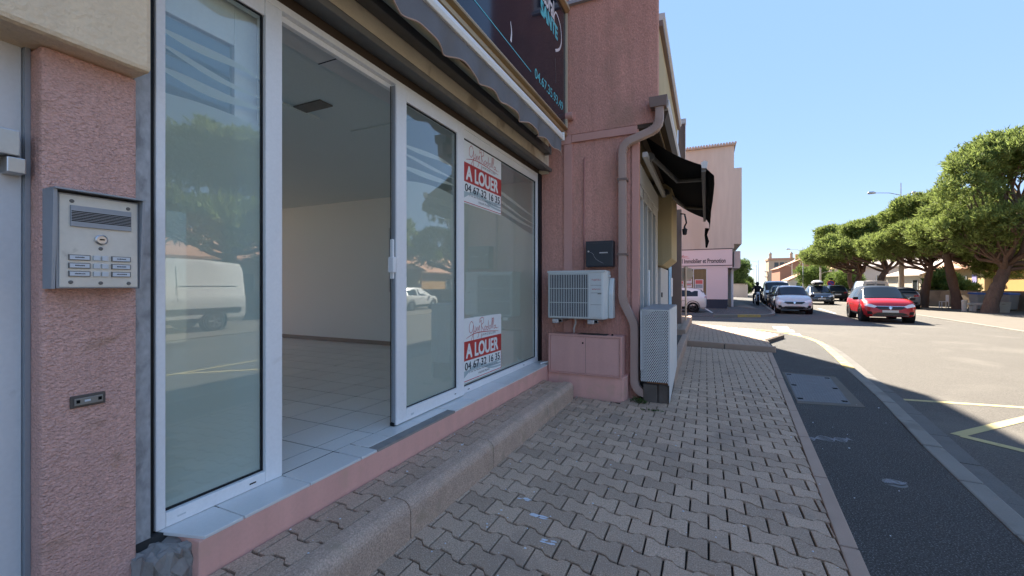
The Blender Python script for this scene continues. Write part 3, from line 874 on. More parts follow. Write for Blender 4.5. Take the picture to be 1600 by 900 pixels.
# inner leaf parked behind the left pane
il = bpy.data.objects.new('inner_door', None); COL.objects.link(il); il.parent = sb
for nm, a in (('stile', (.86, .95, .41, 3.05)), ('stile', (1.455, 1.60, .41, 3.05)), ('bottom_rail', (.951, 1.454, .41, .60)), ('top_rail', (.951, 1.454, 2.80, 3.05))):
    bx(-2.37, -2.325, *a).build(nm, 'white_frame', il, bevel=.004)
pane(il, .95, 1.456, .60, 2.80, -2.345, 'inner_glass')
# to-let notices behind the glass
def notice(z0, label):
    Y0, W, H = 3.685, .895, .665
    t = thing('to_let_notice', label, 'notice', (-2.248, Y0, z0), group='to let notices in the shop window')
    X = -2.2470
    bx(-2.2494, X, Y0, Y0 + W, z0, z0 + H).build('sheet', 'notice_white', t)
    bx(X, X + .0006, Y0, Y0 + W, z0 + .225, z0 + .425).build('red_band', 'notice_red', t)
    bx(X, X + .0006, Y0, Y0 + W, z0 + .012, z0 + .020).build('red_rule', 'notice_red', t); bx(X, X + .0006, Y0 + W - .008, Y0 + W, z0 + .020, z0 + .30).build('red_rule', 'notice_red', t)
    o, r, u = (X, Y0, z0), (0, 1, 0), (0, 0, 1)
    b = B()
    for k in range(3):
        b.ribbon(spline([(.0, .05 + .03 * k), (.3, .16 - .02 * k), (.6, .07 + .02 * k), (.88, .05 + .035 * k)], 8), .02, o, r, u, .0004 + k * .0002)
    b.build('wave_print', 'notice_wave', t)
    lettering('A LOUER', (X, Y0 + .075, z0 + .252), r, u, .73, .142, 'notice_white', t, .0012, bold=.006)
    lettering('04 67 32 16 35', (X, Y0 + .05, z0 + .128), r, u, .80, .078, 'ink', t, .0016, bold=.0015)
    lettering('27 bd. Ste Marthe Résidence (Face au Stade)', (X, Y0 + .13, z0 + .083), r, u, .66, .026, 'ink', t, .0016)
    lettering('VALRAS PLAGE', (X, Y0 + .33, z0 + .046), r, u, .26, .022, 'ink', t, .0016)
    lettering('I M M O B I L I E R', (X, Y0 + .42, z0 + .448), r, u, .32, .024, 'ink', t, .0016)
    b = B()
    strokes = [
        [(.255, .60), (.215, .625), (.175, .585), (.175, .525), (.215, .505), (.25, .545), (.262, .59), (.262, .50), (.258, .42), (.235, .395), (.215, .425), (.255, .49), (.30, .525)],
        [(.30, .565), (.295, .52), (.315, .51), (.335, .555), (.335, .52), (.35, .51)],
        [(.355, .56), (.365, .52), (.395, .57), (.375, .47), (.35, .44)],
        [(.43, .49), (.44, .62), (.40, .60), (.41, .64), (.475, .65), (.49, .60), (.44, .565), (.50, .50)],
        [(.525, .55), (.505, .525), (.525, .505), (.55, .53), (.53, .555)],
        [(.595, .53), (.565, .545), (.565, .51), (.60, .515), (.605, .61), (.60, .51)],
        [(.64, .55), (.62, .525), (.64, .505), (.665, .53), (.645, .555)],
        [(.68, .52), (.715, .61), (.695, .62), (.685, .51)],
        [(.71, .52), (.745, .61), (.725, .62), (.715, .51)],
        [(.78, .54), (.75, .535), (.75, .505), (.785, .52), (.79, .545), (.79, .51), (.84, .505)],
        [(.865, .512), (.871, .508)],
    ]
    for sgn in strokes:
        p = spline(sgn, 5); b.ribbon([(q[0] * .98 - .03, q[1]) for q in p], .0062, o, r, u, .0014)
    b.ribbon(spline([(.07, .455), (.25, .492), (.5, .49), (.82, .468)], 8), [.003 + .006 * math.sin(math.pi * i / 24) for i in range(25)], o, r, u, .0017)
    b.ribbon([(.40, .475), (.405, .36)], .007, o, r, u, .0018)
    b.build('signature_logo', 'notice_red', t, fix=False)
    return t
notice(2.345, 'upper white and red to let notice under the window head')
notice(.495, 'lower white and red to let notice near the window sill')

# ------------------------------------------------ fascia, channel, awning, shop sign
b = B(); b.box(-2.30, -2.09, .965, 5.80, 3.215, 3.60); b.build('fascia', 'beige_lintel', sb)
bx(-2.30, -2.225, 1.046, 5.80, 3.13, 3.214).build('cavity_board', 'wood_brown', sb)
b = B(); b.prism([(-2.22, .965, 3.19), (-2.04, .965, 3.145), (-2.03, .965, 3.185), (-2.06, .965, 3.214), (-2.22, .965, 3.214)], (0, 4.86, 0), None); b.build('shutter_channel', 'channel_grey', sb, bevel=.004)
b = B()
y = .97
while y < 5.75:
    L = rr.uniform(.05, .16); hgt = rr.uniform(.008, .030); dep = rr.uniform(.004, .014)
    b.add([(-2.089, y, 3.2145), (-2.089 + dep, y, 3.2145), (-2.089 + dep * .7, y + L, 3.2145), (-2.089, y + L, 3.2145),
           (-2.0885, y + L * .2, 3.2145 + hgt), (-2.0885, y + L * .8, 3.2145 + hgt * rr.uniform(.5, 1))], [(0, 1, 4), (1, 2, 5, 4), (2, 3, 5), (0, 4, 5, 3)])
    y += L * rr.uniform(.7, 1.0)
tag(b.build('peeling_paint', 'peeling_paint', sb), kind='stuff')
bx(-2.25, -2.09, 5.80, 5.845, 3.13, 3.60).build('fascia_end', 'beige_lintel', sb)
aw = thing('shop_awning', 'retracted grey awning with scalloped valance and white front bar under the dark sign', 'awning', (-1.9, 3.4, 3.4))
def yz_prism(prof, y0, y1): b = B(); b.prism([(x, y0, z) for x, z in prof], (0, y1 - y0, 0), None); return b
yz_prism([(-1.76, 3.425), (-1.715, 3.425), (-1.705, 3.46), (-1.715, 3.505), (-1.745, 3.525), (-1.77, 3.505)], .2, 5.36).build('front_bar', 'awning_bar', aw, bevel=.006)
bx(-1.78, -1.70, 5.3605, 5.375, 3.42, 3.53).build('end_cap', 'awning_bar', aw, bevel=.004)
bx(-2.085, -1.985, .9, 5.60, 3.36, 3.43).build('back_bar', 'channel_grey', aw, bevel=.006)
b = B(); b.cyl((-1.90, .4, 3.50), (0, 1, 0), .055, 5.1, 14); b.build('fabric_roll', 'fabric_grey', aw, smooth=True)
b = B(); b.add([(-1.90, .4, 3.555), (-1.75, .4, 3.51), (-1.75, 5.34, 3.51), (-1.90, 5.34, 3.555)], [(0, 1, 2, 3)]); b.build('top_fabric', 'fabric_grey', aw)
# valance
n = 200; vs = []; edge = []
for i in range(n + 1):
    y = .2 + 5.14 * i / n
    sc = .5 + .5 * math.cos(2 * math.pi * y / .47)
    zb = 3.205 + .045 * (sc ** .8)
    xw = -1.735 + .014 * math.sin(y * 9.1) + .01 * math.sin(y * 23)
    for k in range(5):
        t_ = k / 4
        vs.append((-1.735 + (xw + .02 * math.sin(y * 13.37) - -1.735) * t_, y, 3.424 + (zb - 3.424) * t_))
    edge.append((vs[-1][0], y, zb))
b = B(); b.add(vs, [(i * 5 + k, (i + 1) * 5 + k, (i + 1) * 5 + k + 1, i * 5 + k + 1) for i in range(n) for k in range(4)])
b.build('valance', 'fabric_grey', aw, smooth=True, ang=80, fix=False)
b = B(); b.tube(edge, .006, 5); b.build('valance_trim', 'fabric_edge', aw, smooth=True)
for yy in (1.5, 5.05):
    b = B(); b.tube([(-2.03, yy, 3.40), (-1.90, yy + .03, 3.44), (-1.78, yy, 3.45)], .022, 6); b.build('arm', 'channel_grey', aw)
bx(-2.08, -1.98, 5.602, 5.66, 3.345, 3.45).build('bracket', 'channel_grey', aw, bevel=.004)
sg = thing('shop_sign', 'dark glossy shop sign in a gold frame above the awning', 'sign', (-1.95, 3.2, 3.7))
SX = -1.80
bx(-2.2, SX - .012, .6, 5.765, 3.74, 5.36).build('sign_board', 'sign_dark', sg)
yz_prism([(-2.2, 3.60), (-1.84, 3.60), (-1.80, 3.625), (-1.80, 3.665), (-1.825, 3.675), (-1.825, 3.70), (-1.785, 3.715), (-1.785, 3.738), (-2.2, 3.738)], .6, 5.795).build('bottom_frame', 'gold_frame', sg)
yz_prism([(-2.2, 5.362), (-1.80, 5.362), (-1.76, 5.40), (-1.76, 5.45), (-2.2, 5.45)], .6, 5.795).build('top_frame', 'gold_frame', sg)
bx(-2.2, -1.785, 5.766, 5.795, 3.739, 5.361).build('side_frame', 'gold_light', sg)
bx(-1.7848, -1.782, .6, 5.79, 3.731, 3.7375).build('light_bead', 'gold_light', sg)
bx(-1.7598, -1.757, .6, 5.795, 5.41, 5.448).build('light_bead', 'gold_light', sg)
XX = SX - .012
r_, u_ = (0, 1, 0), (0, 0, 1)
lettering('Littoral', (XX, 4.66, 4.985), r_, u_, .60, .23, 'sign_white', sg, .002, bold=.006)
lettering('SANTE', (XX, 4.78, 4.79), r_, u_, .62, .165, 'sign_cyan', sg, .002, bold=.010)
lettering('04.67.35.93.49', (XX, 4.58, 3.925), r_, u_, 1.06, .115, 'sign_cyan', sg, .002, bold=.001)
def stroke(pts, wd, mat, nm): b = B(); b.ribbon(pts, wd, (XX, 0, 0), r_, u_, .003); b.build(nm, mat, sg, fix=False)
stroke(spline([(5.27, 4.93), (5.27, 5.04), (5.33, 5.12), (5.43, 5.11), (5.52, 5.05), (5.57, 4.95), (5.56, 4.82), (5.47, 4.70), (5.32, 4.61)], 6), [.018 + .018 * i / 48 for i in range(49)], 'sign_white', 'arc_mark')
stroke([(.9, 3.99), (4.462, 3.935)], .010, 'sign_cyan', 'rule_line')
stroke(spline([(3.905, 4.19), (3.93, 4.10), (3.915, 3.99)], 6), [.010 + .002 * i for i in range(13)], 'sign_white', 'arc_mark')
stroke(spline([(5.30, 4.50), (5.33, 4.35), (5.33, 4.18)], 4), .010, 'channel_grey', 'arc_mark')

# ------------------------------------------------ return wall and wing
WY = 5.85
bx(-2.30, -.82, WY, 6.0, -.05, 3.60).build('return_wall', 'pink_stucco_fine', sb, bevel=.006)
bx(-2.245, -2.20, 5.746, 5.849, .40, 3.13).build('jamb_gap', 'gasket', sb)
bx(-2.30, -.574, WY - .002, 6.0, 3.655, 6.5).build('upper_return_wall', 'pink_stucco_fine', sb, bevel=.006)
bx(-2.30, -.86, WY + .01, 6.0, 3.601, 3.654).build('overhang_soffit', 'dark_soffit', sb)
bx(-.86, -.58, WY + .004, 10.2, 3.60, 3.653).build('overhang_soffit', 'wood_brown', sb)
bx(-1.735, -.835, WY - .035, WY - .001, 3.535, 3.640).build('trim_band', 'pink_trim', sb, bevel=.004)
bx(-1.90, -1.74, WY - .030, WY - .001, 3.52, 3.645).build('trim_block', 'pink_trim', sb, bevel=.004)
bx(-1.86, -1.735, WY - .022, WY - .001, .55, 3.519).build('trim_band', 'pink_trim', sb, bevel=.004)
bx(-.905, -.815, WY - .012, WY - .001, .30, 3.534).build('trim_band', 'pink_trim', sb, bevel=.003)
bx(-.921, -.917, WY - .008, WY - .001, .30, 3.534).build('trim_groove', 'pipe_dark', sb)
b = B(); b.cyl((-1.90, WY - .05, 3.905), (1, 0, 0), .055, .19, 12); b.build('pipe_stub', 'pink_trim', sb, smooth=True)
b = B(); b.tube([(-1.548, WY - .012, 3.30), (-1.556, WY - .016, 3.27), (-1.565, WY - .016, 2.4), (-1.56, WY - .016, .9)], .011, 6); b.build('copper_pipe', 'copper_pipe', sb, smooth=True)
w2 = bx(-1.78, -1.30, WY - .02, WY - .003, 5.54, 6.4).build('upper_window', 'inner_frame', sb)
bx(-1.80, -1.28, WY - .06, WY - .003, 5.495, 5.54).build('window_sill', 'grey_metal', w2)
bx(-1.72, -1.36, WY - .024, WY - .0205, 5.60, 6.4).build('window_pane', 'car_glass', w2)
# beige upper side wall, roof edge, lower gutter
bx(-2.3, -.578, 6.001, 10.2, 3.654, 5.07).build('upper_side_wall', 'yellow_render', sb)
b = B(); b.prism([(-2.3, 6.001, 5.3), (-2.3, 6.001, 5.071), (-.53, 6.001, 5.071), (-.50, 6.001, 5.10), (-.50, 6.001, 5.16)], (0, 4.25, 0), None); b.build('roof_edge', 'gutter_white', sb)
bx(-.577, -.525, 6.001, 10.2, 4.995, 5.0705).build('roof_fascia', 'pipe_dark', sb)
gt = yz_prism([(-.577, 3.80), (-.45, 3.80), (-.43, 3.84), (-.43, 3.90), (-.445, 3.90), (-.45, 3.83), (-.577, 3.83)], 5.80, 10.2).build('gutter', 'gutter_white', sb)
yz_prism([(-.577, 3.66), (-.50, 3.66), (-.45, 3.799), (-.577, 3.799)], 5.9, 10.2).build('gutter_board', 'wood_brown', sb)
# downpipe with ribbed bends
dp = thing('downpipe', 'taupe downpipe with ribbed bends and a hopper on the pink wall corner', 'downpipe', (-1.0, 5.78, 0))
b = B(); b.prism([(-.66, 5.70, 3.80), (-.46, 5.70, 3.80), (-.445, 5.70, 3.935), (-.675, 5.70, 3.935)], (0, .14, 0), None); b.build('hopper', 'pipe_dark', dp, bevel=.004)
path = [(-.545, 5.77, 3.80), (-.545, 5.77, 3.66), (-.555, 5.77, 3.60), (-.59, 5.77, 3.545), (-.64, 5.77, 3.515), (-.90, 5.77, 3.43), (-.96, 5.77, 3.40), (-1.00, 5.77, 3.35), (-1.015, 5.77, 3.28), (-1.015, 5.77, 1.34), (-1.005, 5.77, 1.28), (-.97, 5.77, 1.21), (-.905, 5.77, 1.08), (-.87, 5.77, 1.01), (-.86, 5.77, .93), (-.86, 5.77, .26), (-.85, 5.768, .19), (-.82, 5.762, .135), (-.77, 5.752, .10), (-.715, 5.742, .085)]
b = B(); b.tube(path, .052, 12, square=True); b.build('pipe', 'pipe_taupe', dp, smooth=True, ang=50)
def ribs(p, q, n):
    p, q = Vector(p), Vector(q)
    for k in range(n):
        c = p.lerp(q, (k + .5) / n); d = (q - p).normalized() * .007
        b = B(); b.tube([c - d, c + d], .0555, 12, square=True); b.build('rib', 'pipe_taupe', dp)
ribs((-.545, 5.77, 3.665), (-.59, 5.77, 3.548), 4); ribs((-.59, 5.77, 3.545), (-.66, 5.77, 3.508), 3); ribs((-.93, 5.77, 3.418), (-1.0, 5.77, 3.35), 3); ribs((-1.005, 5.77, 3.33), (-1.015, 5.77, 3.25), 2)
ribs((-1.01, 5.77, 1.33), (-.98, 5.77, 1.22), 4); ribs((-.91, 5.77, 1.09), (-.86, 5.77, .95), 4); ribs((-.857, 5.77, .23), (-.835, 5.765, .155), 3); ribs((-.82, 5.762, .135), (-.75, 5.749, .092), 3)
for z in (2.9, 1.9): bx(-1.08, -.95, 5.71, 5.849, z, z + .03).build('pipe_clip', 'pipe_dark', dp)
# wing side front: glazing, shutter box, pillar, door
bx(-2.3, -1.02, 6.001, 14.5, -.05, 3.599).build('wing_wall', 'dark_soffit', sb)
bx(-1.02, -.84, 6.001, 6.03, .2, 3.2).build('side_jamb', 'pink_trim', sb)
sw = bpy.data.objects.new('side_shop_window', None); COL.objects.link(sw); sw.parent = sb
for a, c in ((6.04, 6.12), (6.62, 6.70), (7.15, 7.23), (7.75, 7.85), (8.35, 8.75)):
    bx(-.93, -.86, a, c, .23, 2.95).build('mullion', 'grey_shutter', sw, bevel=.005)
bx(-.93, -.86, 6.121, 8.349, 2.80, 2.95).build('head_rail', 'grey_shutter', sw, bevel=.004)
bx(-.92, -.914, 6.12, 8.35, .24, 2.80).build('glass_pane', 'shop_glass', sw)
bx(-.86, -.83, 7.17, 7.22, 1.15, 1.75).build('door_handle', 'white_frame', sw, bevel=.006)
for k in range(8): bx(-.955, -.945, 6.2, 7.1, 1.2 + k * .18, 1.29 + k * .18).build('blind_slat', 'white_frame', sw)
bx(-1.0, -.85, 6.031, 8.75, 2.955, 3.25).build('shutter_box', 'grey_shutter', sb, bevel=.006)
bx(-.98, -.90, 8.76, 8.96, .2, 3.2).build('dark_gap', 'gasket', sb)
b = B(); b.prism([(-.98, 9.0, 3.55), (-.62, 9.0, 3.55), (-.62, 9.0, 2.05), (-.80, 9.0, 1.90), (-.98, 9.0, 1.90)], (0, 1.6, 0), None); b.build('pillar_box', 'yellow_render', sb, bevel=.01)
bx(-1.015, -.93, 9.0, 9.35, .2, 1.89).build('brown_jamb', 'pipe_dark', sb)
dd = bx(-.97, -.86, 9.36, 11.2, .22, 1.88).build('side_door', 'grey_shutter', sb, bevel=.005)
bx(-.86, -.845, 9.45, 9.62, 1.25, 1.35).build('letter_slot', 'gasket', dd)
bx(-.855, -.845, 11.3, 12.2, .6, 2.0).build('blue_poster', 'blue_poster', sb); bx(-1.0, -.86, 11.21, 12.6, .2, 3.3).build('dark_gap', 'gasket', sb)
bx(-.845, -.835, 11.9, 12.5, 1.2, 1.7).build('notice_sheet', 'poster_white', sb)
bx(-1.0, -.70, 14.3, 14.52, .1, 3.9).build('corner_post', 'pipe_dark', sb, bevel=.01)
bx(-2.3, -1.015, 10.2, 14.5, 3.60, 6.2).build('end_wall', 'yellow_render', sb)
b = B(); b.box(-.86, -.57, 14.35, 14.55, 6.60, 6.76); b.build('end_hopper', 'gutter_white', sb, bevel=.01)
bx(-.80, -.585, 14.37, 14.53, 4.05, 6.60).build('end_pipe', 'pipe_dark', sb, bevel=.02); bx(-.595, -.58, 14.30, 14.36, 4.0, 6.60).build('end_pipe_edge', 'gutter_white', sb)
b = B(); b.box(-2.3, -.87, 10.2, 14.55, 6.2, 6.75); b.build('end_roof', 'pipe_dark', sb)
# wall lamp by the corner
wl = thing('wall_lamp', 'small dark iron lantern bracket on the far building corner', 'wall lamp', (-.65, 14.2, 3.2))
b = B(); b.tube([(-.72, 14.25, 3.75), (-.60, 14.2, 3.72), (-.55, 14.2, 3.45), (-.62, 14.2, 3.30)], .025, 6); b.build('bracket', 'car_trim', wl)
b = B(); b.lathe((-.60, 14.2, 2.95), (0, 0, 1), [(.03, .12), (.06, .14), (.075, .28), (.085, .29), (.03, .34), (.02, .38)], 8); b.build('lantern', 'car_trim', wl)
# ---- black awning on the next shop
ba = thing('black_awning', 'open black awning with folding arms over the next shop front', 'awning', (-.5, 8, 3.3))
def fab(u, v):                               # u along y, v from wall to bar
    y = 6.05 + u * 4.75
    sag = .05 * math.sin(math.pi * v)
    return (-.76 + .74 * v, y, 3.56 - .50 * v - sag)
b = B(); nu, nv = 12, 6
vs = [fab(i / nu, j / nv) for i in range(nu + 1) for j in range(nv + 1)]
vs2 = [(x, y, z + .004) for x, y, z in vs]
b.add(vs, [(i * (nv + 1) + j, (i + 1) * (nv + 1) + j, (i + 1) * (nv + 1) + j + 1, i * (nv + 1) + j + 1) for i in range(nu) for j in range(nv)])
b.build('canopy', 'fabric_black', ba, smooth=True, fix=False)
b = B(); b.prism([(-.055, 6.06, 2.985), (-.005, 6.06, 2.985), (.005, 6.06, 3.03), (-.01, 6.06, 3.085), (-.05, 6.06, 3.085)], (0, 4.75, 0), None); b.build('front_bar', 'channel_grey', ba)
b = B(); b.prism([(-.05, 6.03, 3.03), (.01, 6.03, 3.02), (.025, 6.03, 3.10), (-.02, 6.03, 3.125), (-.06, 6.03, 3.10)], (0, .028, 0), None); b.build('end_cap', 'awning_bar', ba)
# torn valance blown outwards
n = 24; vs = []
rv = random.Random(9)
for i in range(n + 1):
    u = i / n; y = 6.10 + 4.65 * u
    out = .13 - .05 * u; dz = .22 + .03 * math.sin(9 * u) + (rv.uniform(0, .10) if u > .55 else 0)
    vs += [(0, y, 3.04), (out * .6 + .02, y, 3.04 - dz * .5), (out * .55 + .03, y, 3.04 - dz)]
b = B(); b.add(vs, [(i * 3 + k, (i + 1) * 3 + k, (i + 1) * 3 + k + 1, i * 3 + k + 1) for i in range(n) for k in range(2)]); b.build('valance', 'fabric_black', ba, fix=False)
b = B(); b.tube([(0.03, 10.6, 2.8), (0.0, 10.6, 2.65), (.03, 10.58, 2.5), (.01, 10.6, 2.36)], [.05, .03, .045, .02], 5); b.build('torn_strip', 'fabric_black', ba)
bx(-.80, -.73, 6.05, 10.8, 3.27, 3.34).build('back_bar', 'grey_shutter', ba, bevel=.005)
for y0_ in (6.35, 8.9):
    sgn = 1
    b = B(); b.cyl((-.74, y0_, 3.33), (.3, -.6, .2), .06, .06, 10); b.build('pivot', 'channel_grey', ba, smooth=True)
    b = B(); b.tube([(-.72, y0_, 3.36), (-.42, y0_ + 1.05, 3.20)], .034, 6); b.build('arm', 'channel_grey', ba)
    b = B(); b.tube([(-.42, y0_ + 1.05, 3.20), (-.05, y0_ + .45, 3.05)], .028, 6); b.build('arm', 'channel_grey', ba)

# ------------------------------------------------ things on the return wall and pilaster
# intercom
ic = thing('intercom_panel', 'metal intercom panel with speaker grille and name plates on the pink pilaster', 'intercom', (-2.13, .82, 1.66))
IX = -2.10
b = B(); b.box(-2.168, -2.104, .690, .930, 1.490, 1.834); b.build('housing', 'grey_metal', ic)
bx(-2.104, IX - .001, .697, .926, 1.494, 1.829).build('face_plate', 'plate_metal', ic, bevel=.002)
b = B(); b.prism([(-2.168, .676, 1.488), (-2.10, .676, 1.488), (-2.082, .676, 1.842), (-2.168, .676, 1.842)], (0, .010, 0), None); b.build('hood_side', 'grey_metal', ic)
b = B(); b.prism([(-2.168, .932, 1.488), (-2.10, .932, 1.488), (-2.075, .932, 1.842), (-2.168, .932, 1.842)], (0, .008, 0), None); b.build('hood_side', 'grey_metal', ic)
b = B(); b.prism([(-2.168, .676, 1.8425), (-2.072, .676, 1.8425), (-2.072, .676, 1.848), (-2.168, .676, 1.848)], (0, .264, 0), None); b.build('hood_top', 'grey_metal', ic)
b = B(); b.box(-2.1008, -2.094, .725, .903, 1.716, 1.793)
b.build('speaker_plate', 'grey_metal', ic, bevel=.001)
b = B()
for k in range(7): b.box(-2.0942, -2.0932, .727, .901, 1.735 + k * .0058, 1.7382 + k * .0058)
b.build('speaker_slots', 'dark_slot', ic)
b = B(); b.lathe((-2.1008, .812, 1.674), (1, 0, 0), [(.019, 0), (.019, .005), (.015, .008), (.0145, .0062), (0, .0062)], 20); lk = b.build('lock', 'steel', ic, smooth=True)
bx(-2.0946, -2.0936, .806, .820, 1.672, 1.677).build('keyhole', 'dark_slot', lk)
for yy, zz in ((.730, 1.808), (.895, 1.806), (.727, 1.512), (.897, 1.508), (.811, 1.640), (.811, 1.509)):
    b = B(); b.lathe((-2.1008, yy, zz), (1, 0, 0), [(.007, 0), (.006, .003), (0, .0035)], 10); b.build('screw', 'channel_grey', ic)
for k in range(3):
    for a, c in ((.720, .780), (.842, .902)):
        p_ = bx(-2.1008, -2.0965, a, c, 1.593 - k * .030, 1.613 - k * .030).build('name_plate', 'channel_grey', ic)
        q_ = bx(-2.0965, -2.0955, a + .003, c - .003, 1.5955 - k * .030, 1.6105 - k * .030).build('name_card', 'label_white', p_)
        L = rr.uniform(.024, .036); y0_ = (a + c) / 2 - L / 2
        b = B()
        while y0_ < (a + c) / 2 + L / 2:
            d_ = rr.uniform(.0016, .0032); b.box(-2.0955, -2.0952, y0_, y0_ + d_, 1.6012 - k * .030, 1.6012 - k * .030 + rr.uniform(.0038, .005)); y0_ += d_ + .0011
        b.build('faint_name', 'ink', p_)
    for a in (.789, .813):
        bx(-2.1008, -2.0945, a, a + .019, 1.594 - k * .030, 1.612 - k * .030).build('call_button', 'inner_frame', ic, bevel=.001)
bp_ = thing('bell_plate', 'small dark broken bell plate low on the pink pilaster', 'bell plate', (-2.165, .80, 1.06))
b = B(); b.box(-2.17, -2.162, .747, .850, 1.036, 1.082); b.build('plate', 'step_stone', bp_, bevel=.003)
bx(-2.162, -2.156, .757, .840, 1.045, 1.072).build('button_strip', 'skirting', bp_, bevel=.002); bx(-2.156, -2.154, .785, .802, 1.056, 1.063).build('button', 'label_white', bp_)
for a in (.762, .825): bx(-2.156, -2.1545, a, a + .01, 1.054, 1.066).build('hole', 'dark_slot', bp_)
# letterbox
lb = thing('letterbox', 'dark grey wall letterbox above the air conditioner', 'letterbox', (-1.35, 5.75, 1.9))
bx(-1.50, -1.13, 5.70, 5.848, 1.755, 2.105).build('body', 'letterbox', lb, bevel=.006)
bx(-1.495, -1.150, 5.694, 5.700, 1.765, 2.075).build('door', 'letterbox', lb, bevel=.003)
bx(-1.31, -1.20, 5.688, 5.694, 1.935, 1.95).build('slot', 'steel', lb)
b = B(); b.cyl((-1.462, 5.694, 1.965), (0, -1, 0), .012, .006, 12); b.build('lock', 'steel', lb)
b = B(); b.tube(spline([(-1.45, 5.692, 1.96), (-1.40, 5.692, 1.93), (-1.36, 5.692, 1.86), (-1.26, 5.692, 1.80)], 5), .0018, 4); b.build('scratch', 'steel', lb)
# air conditioner
ac = thing('air_conditioner', 'white wall mounted air conditioner outdoor unit on brackets', 'air conditioner', (-1.6, 5.6, 1.05))
AY = 5.50
b = B(); b.slab([(-1.985, AY), (-1.215, AY), (-1.180, 5.60), (-1.180, 5.80), (-1.985, 5.80)], 1.05, 1.695)
b.build('casing', 'ac_white', ac, bevel=.02)
bx(-1.99, -1.19, AY - .008, 5.81, 1.672, 1.700).build('lid', 'ac_white', ac, bevel=.008)
b = B(); b.prism([(-1.179, 5.62, 1.06), (-1.179, 5.80, 1.06), (-1.179, 5.80, 1.60), (-1.179, 5.72, 1.60), (-1.179, 5.62, 1.38)], (.06, 0, 0), None); b.build('valve_cover', 'ac_white', ac, bevel=.012)
bx(-1.18, -1.15, 5.63, 5.66, 1.615, 1.635).build('hook', 'ac_white', ac)
bx(-1.955, -1.415, AY - .004, AY + .002, 1.075, 1.655).build('fan_recess', 'ac_dark', ac)
b = B(); b.lathe((-1.685, AY - .0045, 1.365), (0, -1, 0), [(.265, 0), (.265, .003), (.245, .003), (.245, .001)], 36); b.build('fan_ring', 'ac_dark', ac)
b = B()
for k in range(3):
    a = k * 2.094 + .4
    b.ribbon([(.05 * math.cos(a), .05 * math.sin(a)), (.14 * math.cos(a + .25), .14 * math.sin(a + .25)), (.23 * math.cos(a + .6), .23 * math.sin(a + .6))], [.05, .14, .17], (-1.685, AY - .006, 1.365), (1, 0, 0), (0, 0, 1), .001 * k)
b.lathe((-1.685, AY - .005, 1.365), (0, -1, 0), [(.055, 0), (.05, .006), (0, .008)], 16)
b.build('fan', 'ac_dark', ac, fix=False)
b = B()
for k in range(23):
    x = -1.945 + k * .0236
    b.box(x - .0038, x + .0038, AY - .018, AY - .010, 1.078, 1.652)
for z in (1.078, 1.27, 1.46, 1.648): b.box(-1.955, -1.415, AY - .020, AY - .0085, z - .004, z + .004)
tag(b.build('fan_grille', 'ac_white', ac), kind='stuff')
b = B(); b.box(-1.965, -1.405, AY - .012, AY + .001, 1.655, 1.665); b.box(-1.965, -1.405, AY - .012, AY + .001, 1.065, 1.0735); b.box(-1.965, -1.956, AY - .012, AY + .001, 1.0736, 1.6549); b.box(-1.414, -1.405, AY - .012, AY + .001, 1.0736, 1.6549); b.build('grille_frame', 'ac_white', ac)
bx(-1.385, -1.235, AY - .005, AY + .001, 1.08, 1.655).build('control_panel', 'ac_white', ac, bevel=.003)
for z in (1.245, 1.40, 1.50): bx(-1.380, -1.24, AY - .0062, AY - .005, z, z + .004).build('panel_groove', 'channel_grey', ac)
lettering('FUJITSU', (-1.365, AY - .005, 1.555), (1, 0, 0), (0, 0, 1), .115, .030, 'notice_red', ac, .0015)
lettering('atlantic', (-1.365, AY - .005, 1.443), (1, 0, 0), (0, 0, 1), .115, .020, 'notice_red', ac, .0015)
bx(-1.29, -1.24, AY - .0062, AY - .005, 1.385, 1.397).build('rating_mark', 'channel_grey', ac)
for x in (-1.83, -1.34):
    k_ = bx(x, x + .05, 5.52, 5.848, 1.0, 1.045).build('bracket', 'steel', ac, bevel=.003)
    bx(x - .09, x, 5.50, 5.56, .985, 1.045).build('bracket_foot', 'steel', k_, bevel=.01); bx(x + .005, x + .045, 5.515, 5.5195, 1.005, 1.04).build('bracket_hollow', 'dark_slot', k_)
b = B(); b.tube(spline([(-1.66, 5.72, 1.05), (-1.655, 5.74, .98), (-1.68, 5.74, .90), (-1.69, 5.78, .84)], 5), .014, 6); b.build('drain_hose', 'gutter_white', ac, smooth=True)
# utility cabinet
uc = thing('utility_cabinet', 'pink painted utility cabinet on a low plinth below the air conditioner', 'utility cabinet', (-1.5, 5.6, 0))
b = B(); b.slab([(-2.0, 5.56), (-.972, 5.56), (-.94, 5.70), (-.94, 5.849), (-2.0, 5.849)], -.03, .305); b.build('plinth', 'pink_paint', uc, bevel=.01)
bx(-1.98, -.985, 5.555, 5.845, .306, .832).build('body', 'pink_metal', uc, bevel=.006)
bx(-1.955, -1.018, 5.540, 5.554, .322, .810).build('door', 'pink_metal', uc, bevel=.004)
b = B(); b.box(-1.985, -1.0, 5.532, 5.5545, .812, .840); b.box(-1.016, -1.0, 5.532, 5.5545, .3225, .8115); b.box(-1.985, -1.0, 5.532, 5.5545, .300, .3205); b.box(-1.985, -1.957, 5.532, 5.5545, .321, .8115); b.build('door_frame', 'pink_trim', uc, bevel=.003)
bx(-1.9565, -1.0165, 5.5415, 5.5425, .8105, .8115).build('door_gap', 'dark_slot', uc)
bx(-1.464, -1.460, 5.5390, 5.5400, .33, .80).build('door_seam', 'pipe_dark', uc)
bx(-1.017, -1.0165, 5.534, 5.5395, .325, .81).build('door_gap', 'dark_slot', uc)
b = B(); b.cyl((-1.50, 5.5399, .728), (0, -1, 0), .012, .004, 10); b.build('lock_hole', 'dark_slot', uc)
